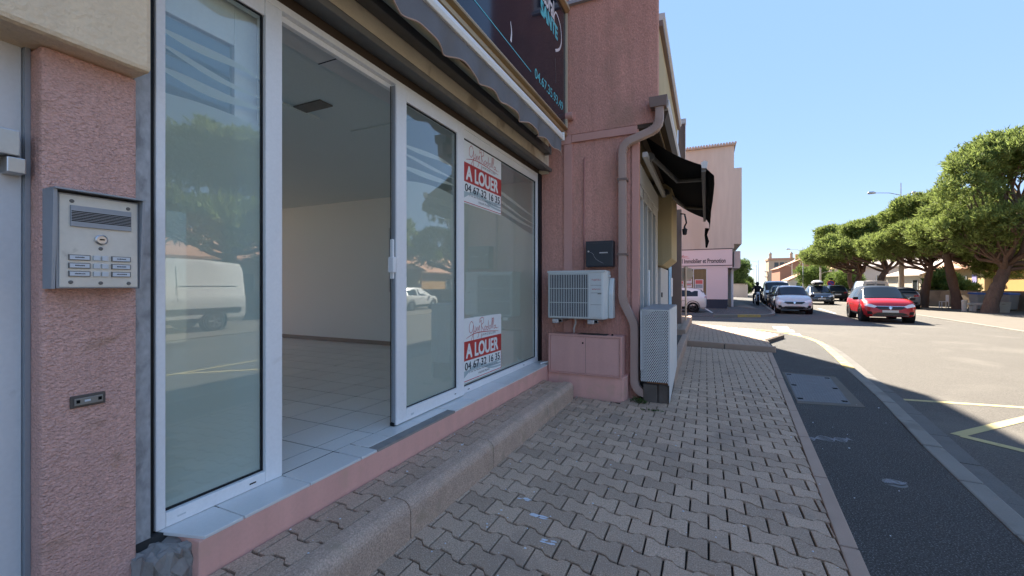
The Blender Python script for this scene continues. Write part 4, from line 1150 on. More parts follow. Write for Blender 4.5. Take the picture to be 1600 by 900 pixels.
bx(-1.6, -1.2, 5.60, 5.80, .8325, .836).build('dirt_patch', 'step_stone', uc)
b = B(); b.cyl((-1.13, 5.66, .832), (0, 0, 1), .014, .02, 8); b.build('bolt', 'dark_slot', uc)
b = B(); b.tube([(-2.10, 5.52, .412), (-2.02, 5.62, .43), (-1.98, 5.68, .45)], .010, 6); tag(b.build('cable_end', 'white_frame'), 'short white cable lying on the sill beside the cabinet', 'cable')
# perforated cage
cg = thing('perforated_cage', 'white rusty perforated metal cage standing beside the downpipe', 'equipment cage', (-.6, 6.3, .2))
CX0, CX1, CY0, CY1, CZ0, CZ1 = -.765, -.420, 5.66, 7.1, .26, 1.19
bx(CX0, CX1, CY0, CY1, CZ1, CZ1 + .012).build('top_panel', 'grey_metal', cg, bevel=.004)
b = B(); b.add([(CX1, CY0, .02), (CX1, CY1, .24), (CX1, CY1, CZ1), (CX1, CY0, CZ1), (CX1 + .006, CY0, .02), (CX1 + .006, CY1, .24), (CX1 + .006, CY1, CZ1), (CX1 + .006, CY0, CZ1)],
               [(0, 3, 2, 1), (4, 5, 6, 7), (0, 1, 5, 4), (1, 2, 6, 5), (2, 3, 7, 6), (3, 0, 4, 7)]); b.build('side_panel', 'cage_white', cg)
b = B(); pitch = .026; wd = .0066; Wc, Hc = CX1 - CX0, CZ1 - .265
def clipseg(c, sgn):
    pts = []
    for k in range(2):
        pass
    # line z = c + sgn*x, clipped to the sheet
    xs = [0, Wc]; zs = [c + sgn * 0 * 1.5, c + sgn * Wc * 1.5]
    t0, t1 = 0., 1.
    dz = zs[1] - zs[0]
    for lim, s2 in ((0, 1), (Hc, -1)):
        a = (zs[0] - lim) * s2; d = dz * s2
        if abs(d) < 1e-9:
            if a < 0: return None
        else:
            t = -a / d
            if d > 0: t0 = max(t0, t)
            else: t1 = min(t1, t)
    if t1 - t0 < .02: return None
    return (xs[1] * t0, zs[0] + dz * t0), (xs[1] * t1, zs[0] + dz * t1)
for sgn in (1, -1):
    c = -Wc * 1.5
    while c < Hc + Wc * 1.5:
        sg_ = clipseg(c, sgn)
        if sg_: b.ribbon(list(sg_), wd * 1.35, (CX0, CY0 - .0015 * sgn, .265), (1, 0, 0), (0, 0, 1))
        c += pitch * 1.5
tag(b.build('perforated_sheet', 'cage_white', cg, fix=False), kind='stuff')
b = B(); b.box(CX0 - .004, CX0 + .01, CY0 - .006, CY0 + .006, .40, CZ1 - .001); b.box(CX1 - .012, CX1 - .0005, CY0 - .006, CY0 + .006, .24, CZ1 - .001); b.box(CX0, CX1 - .012, CY0 - .006, CY0 + .006, CZ1 - .012, CZ1 - .001); b.build('edge_frame', 'cage_white', cg)
b = B(); b.box(CX0 + .08, CX1 - .013, CY0 - .007, CY0 + .007, .25, .262); b.build('rusty_edge', 'rust', cg)
bx(CX0 + .03, CX1 - .05, CY0 + .10, CY1 - .1, .26, 1.1).build('inner_unit', 'ac_dark', cg)

# ================================================================== FAR SIDE GROUND
FZ = -.085
g = B(); g.slab([(8.9, -40), (22, -40), (22, 33), (40, 33), (60, 240), (24, 240), (13.6, 80), (11.3, 44), (10.45, 30), (9.95, 18), (9.3, 0)], -.155, FZ)
fp = g.build('far_pavement', 'pale_concrete'); tag(fp, kind='structure')
KF = [(8.9, -40), (9.3, 0), (9.95, 18), (10.45, 30), (11.3, 44), (13.6, 80)]
fk = thing('far_kerb', None, None, kind='structure')
for (xa, ya), (xb, yb) in zip(KF, KF[1:]):
    n = max(1, int((yb - ya) / 2.0))
    for i in range(n):
        if ya + (yb - ya) * i / n < 12: continue
        p, q = (xa + (xb - xa) * i / n, ya + (yb - ya) * i / n), (xa + (xb - xa) * (i + 1) / n, ya + (yb - ya) * (i + 1) / n)
        b = B(); b.slab([(p[0] - .15, p[1] + .01), (p[0], p[1] + .01), (q[0], q[1] - .01), (q[0] - .15, q[1] - .01)], -.15, FZ + .012); b.build('kerb_stone', 'kerb_grey', fk)
# parking yard, island and kerb at the corner building
g = B(); g.slab([(-40, 31), (-12, 26.0), (.4, 23.9), (2.6, 24.9), (3.35, 26.4), (3.62, 29), (5.5, 60), (8, 90), (2.5, 90), (1.5, 38.7), (-40, 38.7)], -.15, -.108)
tag(g.build('parking_yard', 'dark_asphalt'), kind='structure')
g = B(); g.slab([(.6, 24.05), (2.5, 24.95), (3.25, 26.5), (3.5, 29), (5.38, 60), (7.9, 90), (2.6, 90), (1.6, 38.7), (1.2, 30)], -.15, .0)
tag(g.build('corner_pavement', 'dark_asphalt'), kind='structure')
ck = thing('corner_kerb', None, None, kind='structure')
KC = [(.4, 23.92), (2.55, 24.85), (3.1, 25.6), (3.4, 26.6), (3.65, 29), (5.52, 60)]
for (xa, ya), (xb, yb) in zip(KC, KC[1:]):
    L = math.hypot(xb - xa, yb - ya); n = max(1, round(L / 1.0))
    nx, ny = (yb - ya) / L, -(xb - xa) / L
    for i in range(n):
        p, q = (xa + (xb - xa) * (i + .01) / n, ya + (yb - ya) * (i + .01) / n), (xa + (xb - xa) * (i + .99) / n, ya + (yb - ya) * (i + .99) / n)
        b = B(); b.slab([(p[0] - nx * .16, p[1] - ny * .16), p, q, (q[0] - nx * .16, q[1] - ny * .16)], -.15, .012)
        b.build('kerb_stone', 'yellow_paint' if ya < 26.5 and i % 3 else 'kerb_grey', ck)
rm = B(); rm.add([(1.65, 34.4, .02), (2.95, 31.0, .012), (3.0, 35.0, .03), (2.3, 39.5, .25), (1.65, 39.5, .25)], [(0, 1, 2, 3, 4)]); rm.add([(1.65, 34.4, .02), (2.95, 31.0, .012), (2.95, 31.0, .0), (1.65, 34.4, .0)], [(0, 1, 2, 3)])
tag(rm.build('entrance_ramp', 'pale_concrete'), kind='structure')

# ================================================================== CORNER BUILDING
cb = thing('corner_building', 'tall beige building with a pale pink ground floor agency across the side street', 'building', (-4, 42, 0))
BY = 38.6
bx(-14, 2.07, BY, 62, 4.50, 12.85).build('upper_wall', 'beige_render', cb)
bx(-14, 1.95, BY - .02, 62, 2.95, 4.495).build('pink_band', 'pale_pink', cb)
bx(-14, -2.0, BY, 40, .36, 2.945).build('ground_wall', 'pale_pink', cb); bx(.10, 1.62, BY, 41.5, .36, 2.945).build('ground_wall', 'pale_pink', cb)
bx(-2.0, .10, BY, 40, -.15, .62).build('ground_wall', 'pale_pink', cb)
bx(-14, 1.60, BY - .012, 41.4, -.45, .355).build('plinth', 'dark_plinth', cb)
bx(-14, 1.62, 40.3, 62, -.45, 2.945).build('inner_wall', 'beige_render', cb)
bx(1.9, 2.06, BY + .6, BY + .8, -.4, 2.945).build('entrance_post', 'inner_frame', cb); bx(1.625, 2.05, 42, 62, -.4, 2.945).build('side_wall', 'house_grey', cb)
bx(1.7, 2.05, 39.6, 39.9, -.4, .38).build('step_block', 'kerb_stone', cb)
bx(2.071, 2.62, BY, 55, 4.85, 11.0).build('bay_wall', 'beige_render', cb)
bx(2.071, 2.55, BY + .3, 55, 3.0, 4.3).build('balcony_wall', 'house_grey', cb); bx(1.96, 2.5, BY + .1, 55, 2.9, 2.999).build('balcony_slab', 'house_grey', cb)
for y in (40, 43.5, 47):
    for z in (5.4, 8.1): 
        w_ = bx(2.62, 2.64, y, y + 1.6, z, z + 1.7).build('window', 'inner_frame', cb); bx(2.641, 2.645, y + .1, y + 1.5, z + .1, z + 1.6).build('window_pane', 'car_glass', w_)
    w_ = bx(2.06, 2.08, y, y + 1.6, .8, 2.6).build('window', 'inner_frame', cb); bx(2.081, 2.085, y + .1, y + 1.5, .9, 2.5).build('window_pane', 'car_glass', w_)
for z, xr in ((4.50, 1.97), (3.14, 1.96)): bx(-14, xr, BY - .055, BY - .021, z - .025, z + .025).build('band_moulding', 'dark_plinth', cb)
# roof edge tiles
bx(-14, 2.2, BY - .22, 62, 12.86, 12.95).build('roof_slab', 'roof_pale', cb)
b = B()
k = 0; x = -14
while x < 2.25:
    b.tube([(x, BY - .30, 13.0), (x, BY + 1.6, 13.22)], .09, 6); x += .21
tag(b.build('roof_tiles', 'roof_pale', cb), kind='stuff')
# window with posters
wn = bx(-1.98, .08, BY + .12, BY + .14, .64, 2.93).build('agency_window', 'window_dark', cb)
bx(-2.0, .10, BY + .02, BY + .10, .621, .68).build('window_frame', 'inner_frame', wn); bx(.02, .098, BY + .02, BY + .10, .681, 2.86).build('window_frame', 'inner_frame', wn); bx(-1.998, .099, BY + .02, BY + .10, 2.86, 2.944).build('window_frame', 'inner_frame', wn); bx(-.98, -.92, BY + .02, BY + .10, .681, 2.859).build('window_frame', 'inner_frame', wn)
bx(-1.95, .05, BY + .105, BY + .115, .70, 2.85).build('curtain', 'curtain', wn)
for x0_, x1_, z0_, z1_ in ((-.85, -.20, 1.02, 2.0), (-1.62, -1.08, 1.72, 2.05), (-1.62, -1.08, 1.33, 1.66), (-1.98, -1.72, 1.2, 1.9)):
    p_ = bx(x0_, x1_, BY + .094, BY + .104, z0_, z1_).build('poster', 'poster_white', cb)
    bx(x0_ + .05, x1_ - .05, BY + .090, BY + .094, z0_ + (z1_ - z0_) * .62, z1_ - .05).build('poster_title', 'poster_red', p_)
    bx(x0_ + .05, x1_ - .05, BY + .090, BY + .094, z0_ + .08 + (z1_ - z0_) * .18, z0_ + (z1_ - z0_) * .58).build('poster_photo', 'poster_photo', p_)
lettering('ail Immobilier et Promotion', (-2.05, BY - .021, 3.36), (1, 0, 0), (0, 0, 1), 3.50, .36, 'ink', cb, .003, bold=.008)
b = B()
for st in ([(-2.25, 3.85), (-2.1, 4.15), (-1.95, 4.1), (-2.05, 3.9), (-1.85, 3.95)], [(-1.85, 3.92), (-1.75, 4.05), (-1.68, 3.92), (-1.85, 3.95), (-1.6, 3.9)], [(-2.3, 3.80), (-1.8, 3.84), (-1.27, 3.79)], [(-1.40, 3.93), (-1.36, 3.94)], [(-1.6, 3.92), (-1.5, 3.96), (-1.44, 3.9)]):
    b.ribbon(spline(st, 6), .035, (0, BY - .024, 0), (1, 0, 0), (0, 0, 1))
b.build('signature_logo', 'poster_red', cb, fix=False)
cb.scale = (.86, .86, .86); cb.location = (-4 * .86, 42 * .86, .21)
# stop sign seen from behind
ss = thing('stop_sign', 'back of an octagonal road sign on a thin post at the corner', 'road sign', (-.90, 17.6, 0))
SXp, SYp = -.62, 15.4
ss.location = (SXp, SYp, .3)
b = B(); b.cyl((SXp, SYp, .28), (0, 0, 1), .030, 1.86, 10); b.build('post', 'sign_back', ss, smooth=True)
b = B(); b.lathe((SXp, SYp + .05, 1.89), (0, 1, 0), [(.25, 0), (.25, .012), (0, .012)], 8); b.build('sign_plate', 'sign_back', ss)
for z in (1.80, 1.98): bx(SXp - .2, SXp + .2, SYp + .028, SYp + .049, z - .015, z + .015).build('sign_bracket', 'sign_back', ss)

# ================================================================== VEHICLES
CARS = {
 'suv': [(-2.12, .40, .74, .78, .66, .58), (-2.09, .30, .90, .96, .80, .68), (-1.98, .25, .98, 1.22, .86, .64), (-1.80, .24, 1.00, 1.47, .89, .60), (-1.45, .24, .99, 1.56, .905, .61), (-.55, .24, .97, 1.60, .905, .63),
         (.15, .24, .96, 1.585, .905, .63), (.42, .24, .96, 1.54, .905, .62), (1.18, .24, .96, 1.03, .90, .74), (1.62, .24, .92, .99, .89, .74), (1.92, .25, .82, .90, .86, .70), (2.06, .28, .70, .76, .78, .66), (2.12, .34, .60, .64, .70, .60)],
 'hatch': [(-2.02, .38, .74, .78, .64, .56), (-1.99, .28, .88, .94, .78, .66), (-1.86, .22, .95, 1.18, .84, .62), (-1.62, .20, .95, 1.38, .865, .58), (-1.2, .20, .93, 1.45, .88, .58), (-.5, .20, .91, 1.47, .88, .59),
           (.1, .20, .90, 1.45, .88, .59), (.35, .20, .90, 1.40, .88, .58), (1.10, .20, .90, .96, .875, .70), (1.55, .20, .85, .90, .86, .70), (1.85, .22, .75, .80, .82, .66), (1.97, .25, .64, .68, .74, .62), (2.02, .32, .54, .58, .66, .56)],
 'van': [(-2.50, .40, .80, 1.0, .88, .80), (-2.48, .30, 1.15, 1.80, .95, .80), (-2.40, .28, 1.18, 1.93, .96, .80), (-1.5, .28, 1.18, 1.97, .97, .82), (0, .28, 1.18, 1.98, .97, .82), (.6, .28, 1.16, 1.96, .97, .82), (.85, .28, 1.15, 1.90, .97, .80),
         (1.75, .28, 1.12, 1.20, .95, .80), (2.15, .28, 1.0, 1.08, .92, .74), (2.42, .30, .82, .88, .84, .70), (2.50, .36, .66, .70, .76, .64)],
 'highvan': [(-2.80, .45, .9, 1.1, .94, .86), (-2.78, .33, 1.25, 2.25, 1.0, .82), (-2.68, .30, 1.3, 2.42, 1.01, .84), (-1.5, .30, 1.3, 2.50, 1.02, .86), (.2, .30, 1.3, 2.50, 1.02, .86), (1.0, .30, 1.25, 2.44, 1.02, .85), (1.25, .30, 1.22, 2.34, 1.02, .82),
             (2.05, .30, 1.2, 1.30, .99, .80), (2.45, .30, 1.05, 1.12, .95, .74), (2.70, .32, .85, .90, .88, .70), (2.80, .40, .66, .70, .78, .64)],
}
AXLES = {'suv': (-1.30, 1.32, .345), 'hatch': (-1.28, 1.28, .315), 'van': (-1.45, 1.55, .335), 'highvan': (-1.70, 1.80, .345)}
def ring_pts(st):
    y, zb, zt, zr, w_, wr = st
    return [(0, zb), (w_ * .82, zb), (w_ * .95, zb + (zt - zb) * .14), (w_ * .995, zb + (zt - zb) * .45), (w_, zb + (zt - zb) * .68), (w_ * .975, zt - .05), (w_ * .945, zt),
            (wr + (w_ * .93 - wr) * .12, zt + (zr - zt) * .80), (wr * .93, zt + (zr - zt) * .97), (wr * .5, zr + .012), (0, zr + .02)]
def car(kind, name, label, paint, loc, heading, front=False, rear=False, detail=True, group=None, rimc='rim', roof=None, box=False, plates=True, trim=True, two_tone=None):
    """heading: compass of +Y nose as rotation about z"""
    st = CARS[kind]; ax0, ax1, wr = AXLES[kind]
    t = thing(name, label, 'van' if 'van' in kind else 'car', loc, heading, group)
    NR = 11
    full = []
    for s_ in st:
        r = ring_pts(s_)
        full.append([(x, s_[0], z) for x, z in r] + [(-x, s_[0], z) for x, z in r[-2:0:-1]])
    n = len(full[0])
    b = B()
    vs = [p for rg in full for p in rg]
    fs = [(i * n + k, i * n + (k + 1) % n, (i + 1) * n + (k + 1) % n, (i + 1) * n + k) for i in range(len(st) - 1) for k in range(n)]
    fs += [tuple(range(n)), tuple(range((len(st) - 1) * n, len(st) * n))[::-1]]
    b.add(vs, fs)
    if two_tone:
        cw = max(range(len(st) - 1), key=lambda i: (st[i][3] - st[i][2]) - (st[i + 1][3] - st[i + 1][2]))
        for i in range(2, cw + 1):
            for k in range(6, 14): b.mi[i * n + k] = 1
    body = b.build('body', [paint, two_tone] if two_tone else paint, t, smooth=True, local=True, ang=32)
    bm = bmesh.new(); bm.from_mesh(body.data); bvh = BVHTree.FromBMesh(bm); bm.free()
    def decal(poly, axis, nm, mat, lift=.006, parent=t, cuts=2):
        """poly in the plane across `axis`, laid on the body's skin and given depth"""
        d = {'F': Vector((0, -1, 0)), 'B': Vector((0, 1, 0)), 'R': Vector((-1, 0, 0)), 'L': Vector((1, 0, 0)), 'T': Vector((0, 0, -1))}[axis]
        bmx = bmesh.new()
        vv = []
        for p in poly:
            if axis in 'FB': vv.append(bmx.verts.new((p[0], 0, p[1])))
            elif axis in 'RL': vv.append(bmx.verts.new((0, p[0], p[1])))
            else: vv.append(bmx.verts.new((p[0], p[1], 0)))
        bmx.faces.new(vv)
        bmesh.ops.triangulate(bmx, faces=bmx.faces)
        if cuts: bmesh.ops.subdivide_edges(bmx, edges=bmx.edges, cuts=cuts, use_grid_fill=True)
        ok = True
        for v in bmx.verts:
            o = v.co - d * 6
            hit = bvh.ray_cast(o, d)
            if hit[0] is None:
                hit2 = bvh.find_nearest(v.co - d * 2.2)
                v.co = hit2[0] - d * lift
            else: v.co = hit[0] - d * lift
        bmx.normal_update()
        for f in bmx.faces:
            if f.normal.dot(-d) < 0: f.normal_flip()
        me = bpy.data.meshes.new(nm); bmx.to_mesh(me); bmx.free()
        me.materials.append(MATS[mat]); me.shade_smooth()
        o = bpy.data.objects.new(nm, me); COL.objects.link(o); o.parent = parent
        return o
    # windows as panes proud of the skin
    def pane_patch(nm, A, C, ins=.06, lift=.008, mat='car_glass'):
        A = [Vector(p) for p in A]; C = [Vector(p) for p in C]
        m = len(A); cen = sum(A + C, Vector()) / (2 * m)
        vs = []
        outn = None
        for row, oth in ((A, C), (C, A)):
            for k, p in enumerate(row):
                q = p.lerp(oth[k], ins)
                if k == 0: q = q.lerp(row[1], ins * .8)
                if k == m - 1: q = q.lerp(row[m - 2], ins * .8)
                vs.append(q)
        nrm = (A[-1] - A[0]).cross(C[0] - A[0]).normalized()
        if nrm.dot(cen - Vector((0, cen.y * .6, .7))) < 0: nrm = -nrm
        vs = [v + nrm * lift for v in vs]
        bb = B(); bb.add(vs, [(k, k + 1, m + k + 1, m + k) for k in range(m - 1)])
        return bb.build(nm, mat, t, smooth=True, local=True)
    cow = max(range(len(st) - 1), key=lambda i: (st[i][3] - st[i][2]) - (st[i + 1][3] - st[i + 1][2]))   # roof front station
    rr_ = 2
    top = list(range(7, 14))
    pane_patch('windscreen', [full[cow][k] for k in top], [full[cow + 1][k] for k in top], .05)
    tail = 2 if kind in ('suv', 'hatch') else 1
    if 'van' not in kind:
        pane_patch('rear_window', [full[1][k] for k in top], [full[3][k] for k in top], .14, .05)
    # side windows
    a, c = (3, cow) if 'van' not in kind else (cow - 1, cow)
    segs = [(3, 5), (5, cow), (cow, cow + 1)] if 'van' not in kind else [(cow - 1, cow), (cow, cow + 1)]
    for sgn in (0, 1):
        for i, j in segs:
            k6, k7 = (6, 7) if sgn == 0 else (n - 6, n - 7)
            A = [full[i][k6], full[i][k7]]; C = [full[j][k6], full[j][k7]]
            pane_patch('side_window', A, C, .07, .006)
    # wheels in dark arches
    hw = max(s_[4] for s_ in st)
    for sx in (-1, 1):
        for ay in (ax0, ax1):
            wloc = max(s_[4] for s_ in st if abs(s_[0] - ay) < .9)
            bb = B(); bb.lathe((sx * (wloc - .28), ay, wr + .02), (sx, 0, 0), [(wr * 1.20, 0), (wr * 1.20, .285), (wr * 1.10, .292), (wr * 1.10, .20), (0, .20)], 26); bb.build('wheel_arch', 'car_trim', t, local=True)
            wh = bpy.data.objects.new('wheel', None); COL.objects.link(wh); wh.parent = t
            bb = B(); bb.lathe((sx * (wloc - .20), ay, wr), (sx, 0, 0), [(wr * .62, 0), (wr * .96, .0), (wr, .03), (wr, .17), (wr * .95, .20), (wr * .66, .205), (wr * .64, .17)], 26); bb.build('tyre', 'tyre', wh, local=True, smooth=True)
            bb = B(); bb.lathe((sx * (wloc - .05), ay, wr), (sx, 0, 0), [(wr * .65, .02), (wr * .65, .045), (wr * .60, .045), (wr * .58, .01), (0, .005)], 24)
            for q in range(5):
                th = q * 1.2566
                c_ = Vector((sx * (wloc - .03), ay + math.cos(th) * wr * .33, wr + math.sin(th) * wr * .33))
                bb.obox(c_, (.03, 0, 0), (0, math.cos(th) * wr * .58, math.sin(th) * wr * .58), (0, -math.sin(th) * wr * .16, math.cos(th) * wr * .16))
            bb.build('rim', rimc, wh, local=True)
    # bumpers and sills of dark plastic, lights, plates, mirrors
    yb, yf = st[0][0], st[-1][0]
    zf = st[-1][2]
    if trim:
        for sx, axn in ((-1, 'L'), (1, 'R')):
            decal([(ax0 + .42, st[4][1] + .01), (ax1 - .42, st[4][1] + .01), (ax1 - .42, st[4][1] + .16), (ax0 + .42, st[4][1] + .16)], axn, 'sill_trim', 'car_trim', .012)
            decal([(ax0 + .45, .70), (.10, .72), (.10, .735), (ax0 + .45, .715)], axn, 'door_line', 'car_trim', .003)
            decal([(.085, st[4][1] + .18), (.10, st[4][1] + .18), (.10, st[5][2] - .02), (.085, st[5][2] - .02)], axn, 'door_gap', 'car_trim', .003)
            decal([(-.0, .80), (-.18, .80), (-.18, .835), (.0, .835)], axn, 'door_handle', paint, .022)
    for sx in (-1, 1):
        my = st[cow + 1][0] - .22; mz = st[cow + 1][2] + .07; mx_ = st[cow + 1][4]
        bb = B(); bb.obox((sx * (mx_ + .09), my, mz), (.19, 0, 0), (0, .12, 0), (0, 0, .14)); bb.build('door_mirror', 'car_trim' if trim else paint, t, local=True, bevel=.035)
    if roof:
        pass
    for sx in (-1, 1):
        if front:
            w_ = st[-3][4]
            decal([(sx * w_ * .98, zf + .24), (sx * w_ * .97, zf + .12), (sx * w_ * .62, zf + .05), (sx * w_ * .50, zf + .12), (sx * w_ * .72, zf + .20)], 'F', 'headlight', 'lamp_glass', .012)
            decal([(sx * w_ * .90, zf - .10), (sx * w_ * .88, zf - .24), (sx * w_ * .68, zf - .22), (sx * w_ * .74, zf - .10)], 'F', 'fog_lamp', 'car_trim', .010)
        if rear:
            w_ = st[1][4]
            if 'van' in kind: decal([(sx * w_ * .99, 1.15), (sx * w_ * .99, .75), (sx * w_ * .88, .75), (sx * w_ * .88, 1.15)], 'B', 'tail_light', 'tail_red', .012)
            else: decal([(sx * w_ * 1.02, .98), (sx * w_ * 1.0, .80), (sx * w_ * .58, .82), (sx * w_ * .62, .93)], 'B', 'tail_light', 'tail_red', .014)
    if front:
        w_ = st[-3][4]
        decal([(-w_ * .66, zf + .115), (w_ * .66, zf + .115), (w_ * .40, zf - .02), (-w_ * .40, zf - .02)], 'F', 'grille', 'car_black', .010)
        decal([(-w_ * .56, zf + .130), (w_ * .56, zf + .130), (w_ * .54, zf + .112), (-w_ * .54, zf + .112)], 'F', 'chrome_strip', 'chrome', .016)
        decal([(-.06, zf + .06), (0, zf + .14), (.06, zf + .06), (0, zf - .02)], 'F', 'badge', 'chrome', .024, cuts=0)
        decal([(-w_ * .50, zf - .15), (w_ * .50, zf - .15), (w_ * .72, zf - .26), (-w_ * .72, zf - .26)], 'F', 'lower_intake', 'car_black', .010)
        decal([(-w_ * .72, zf - .265), (w_ * .72, zf - .265), (w_ * .66, zf - .31), (-w_ * .66, zf - .31)], 'F', 'skid_plate', 'rim', .014)
        if plates:
            p_ = decal([(-.27, zf - .045), (.27, zf - .045), (.27, zf - .145), (-.27, zf - .145)], 'F', 'number_plate', 'plate_white', .022, cuts=0)
    if rear:
        w_ = st[1][4]
        decal([(-w_ * .86, .46), (w_ * .86, .46), (w_ * .82, .32), (-w_ * .82, .32)], 'B', 'rear_bumper', 'car_trim', .012)
        if plates: decal([(-.27, .74), (.27, .74), (.27, .63), (-.27, .63)], 'B', 'number_plate', 'plate_white', .018, cuts=0)
        if 'van' in kind:
            bb = B(); bb.obox((0, yb - .004, 1.2), (.012, 0, 0), (0, .01, 0), (0, 0, 1.3)); bb.build('door_gap', 'car_trim', t, local=True)
            if kind == 'van': decal([(-.62, 1.28), (-.06, 1.28), (-.06, 1.72), (-.58, 1.72)], 'B', 'rear_window', 'car_grey', .010); decal([(.62, 1.28), (.06, 1.28), (.06, 1.72), (.58, 1.72)], 'B', 'rear_window', 'car_grey', .010)
    if box:
        for sx in (-1, 1):
            bb = B(); bb.tube([(sx * .55, -1.3, 1.60), (sx * .55, -1.25, 1.66), (sx * .55, .2, 1.66), (sx * .55, .28, 1.60)], .018, 6); bb.build('roof_rail', 'car_trim', t, local=True)
    return t, decal
RED, dec = car('suv', 'red_crossover', 'glossy red crossover with black roof driving towards the viewer', 'car_red', (7.38, 25.35, -.12), R(175), front=True, rimc='rim_dark', two_tone='car_black')
# black roof of the red crossover
for sx, axn in ((-1, 'L'), (1, 'R')):
    dec([(-.72, .33), (.55, .33), (.55, .37), (-.72, .37)], axn, 'chrome_strip', 'chrome', .016, RED)

DUS, dec = car('suv', 'silver_suv', 'silver grey suv with roof rails parked facing the viewer beside the kerb', 'car_silver', (4.62, 30.2, -.12), R(177), front=True, box=True)
dec([(-.62, .40), (.62, .40), (.66, .30), (-.66, .30)], 'F', 'skid_plate', 'car_trim', .02, DUS)
BOX, dec = car('suv', 'dark_suv', 'dark blue grey suv with a grey roof box driving towards the viewer', 'car_dark', (9.0, 45.2, -.12), R(176), front=True, box=True)
rbx = thing('roof_box', 'pale grey roof box strapped on top of the dark suv', 'roof box', (8.95, 45.2, 1.56), R(176))
b = B(); b.lathe((0, -1.0, .20), (0, 1, 0), [(.05, 0), (.16, .08), (.21, .4), (.22, 1.2), (.17, 1.75), (.05, 1.95)], 14)
o = b.build('shell', 'car_silver', rbx, local=True, smooth=True); o.scale = (1.9, 1, 1)
b = B(); b.obox((0, .93, .12), (.62, 0, 0), (0, .06, 0), (0, 0, .16)); b.obox((0, 0, .02), (.7, 0, 0), (0, 1.5, 0), (0, 0, .04)); b.build('base', 'car_trim', rbx, local=True)
car('hatch', 'white_hatchback', 'white hatchback parked in the yard under the agency window', 'car_white', (-1.98, 28.0, -.108), R(90), rear=True, rimc='rim_dark')
car('hatch', 'grey_hatchback', 'dark grey hatchback parked by the block wall behind the red crossover', 'car_grey', (12.45, 39.2, FZ), R(-5), rear=True)
car('van', 'white_van', 'white panel van parked under the pines with its rear doors towards the viewer', 'car_white', (12.75, 46.0, FZ), R(-5), rear=True)
car('suv', 'black_suv', 'black car parked farthest along the pine trees showing its rear', 'car_black', (12.3, 54.6, FZ), R(-5), rear=True)
car('suv', 'black_car', 'black car parked directly behind the silver suv', 'car_black', (5.0, 35.7, -.12), R(176), front=True)
car('van', 'white_minivan', 'white van parked two places behind the silver suv', 'car_white', (5.35, 41.6, -.12), R(176), front=True)
car('hatch', 'silver_car', 'silver car parked far along the left kerb behind the white van', 'car_silver', (5.75, 47.2, -.12), R(176), front=True)
car('hatch', 'dark_hatchback', 'dark car at the end of the left row of parked cars', 'car_dark', (6.15, 52.6, -.12), R(176), front=True)
# parked across the street; these show in the shop window's reflections
VN, dec = car('highvan', 'tall_white_van', 'tall white van parked across the street and mirrored in the left window', 'car_white', (12.1, 7.4, FZ), R(180), rear=True)
dec([(-2.6, .62), (2.0, .62), (2.0, .80), (-2.6, .80)], 'R', 'side_moulding', 'rim_dark', .012, VN)
dec([(-.55, .5), (-.535, .5), (-.535, 2.2), (-.55, 2.2)], 'R', 'door_gap', 'car_trim', .004, VN)
dec([(-2.5, 1.55), (-.6, 1.55), (-.6, 1.57), (-2.5, 1.57)], 'R', 'door_rail', 'car_trim', .008, VN)
car('hatch', 'white_compact', 'white hatchback parked across the street and mirrored in the sliding door', 'car_white', (13.2, 22.6, FZ), R(-4), rear=True, front=True)

# ================================================================== PERSON AND MOTORCYCLE
def skinned(name, mat, verts, edges, radii, parent=None, sub=1, loc=None):
    me = bpy.data.meshes.new(name); me.from_pydata(verts, edges, []); me.materials.append(MATS[mat])
    o = bpy.data.objects.new(name, me); COL.objects.link(o)
    if parent is not None: o.parent = parent
    md = o.modifiers.new('skin', 'SKIN'); md.use_smooth_shade = True
    for i, r in enumerate(radii): me.skin_vertices[0].data[i].radius = (r, r)
    me.skin_vertices[0].data[0].use_root = True
    s2 = o.modifiers.new('subdivision', 'SUBSURF'); s2.levels = sub; s2.render_levels = sub
    return o
mc = thing('motorcycle', 'dark motorcycle standing on the pavement beside the parked cars', 'motorcycle', (3.62, 37.6, .0), R(178))
for y, nm in ((-.70, 'rear_wheel'), (.72, 'front_wheel')):
    wl_ = bpy.data.objects.new(nm, None); COL.objects.link(wl_); wl_.parent = mc
    b = B(); b.lathe((-.06, y, .31), (1, 0, 0), [(.22, 0), (.29, .0), (.31, .03), (.31, .09), (.29, .12), (.22, .12)], 22); b.build('tyre', 'tyre', wl_, local=True, smooth=True)
    b = B(); b.lathe((-.03, y, .31), (1, 0, 0), [(.22, 0), (.22, .06), (.19, .06), (.19, 0)], 20)
    for q in range(3): b.obox((0, y, .31), (.03, 0, 0), (0, math.cos(q * 1.05) * .4, math.sin(q * 1.05) * .4), (0, -math.sin(q * 1.05) * .04, math.cos(q * 1.05) * .04))
    b.build('rim', 'rim_dark', wl_, local=True)
b = B(); b.tube([(0, -.75, .78), (0, -.45, .80), (0, -.1, .74), (0, .15, .86), (0, .42, .88), (0, .55, .74)], [.07, .12, .13, .17, .15, .06], 12); b.build('tank_and_seat', 'car_black', mc, local=True, smooth=True)
b = B(); b.tube([(0, -.25, .50), (0, .05, .42), (0, .35, .52)], [.13, .19, .12], 10); b.build('engine', 'rim_dark', mc, local=True, smooth=True)
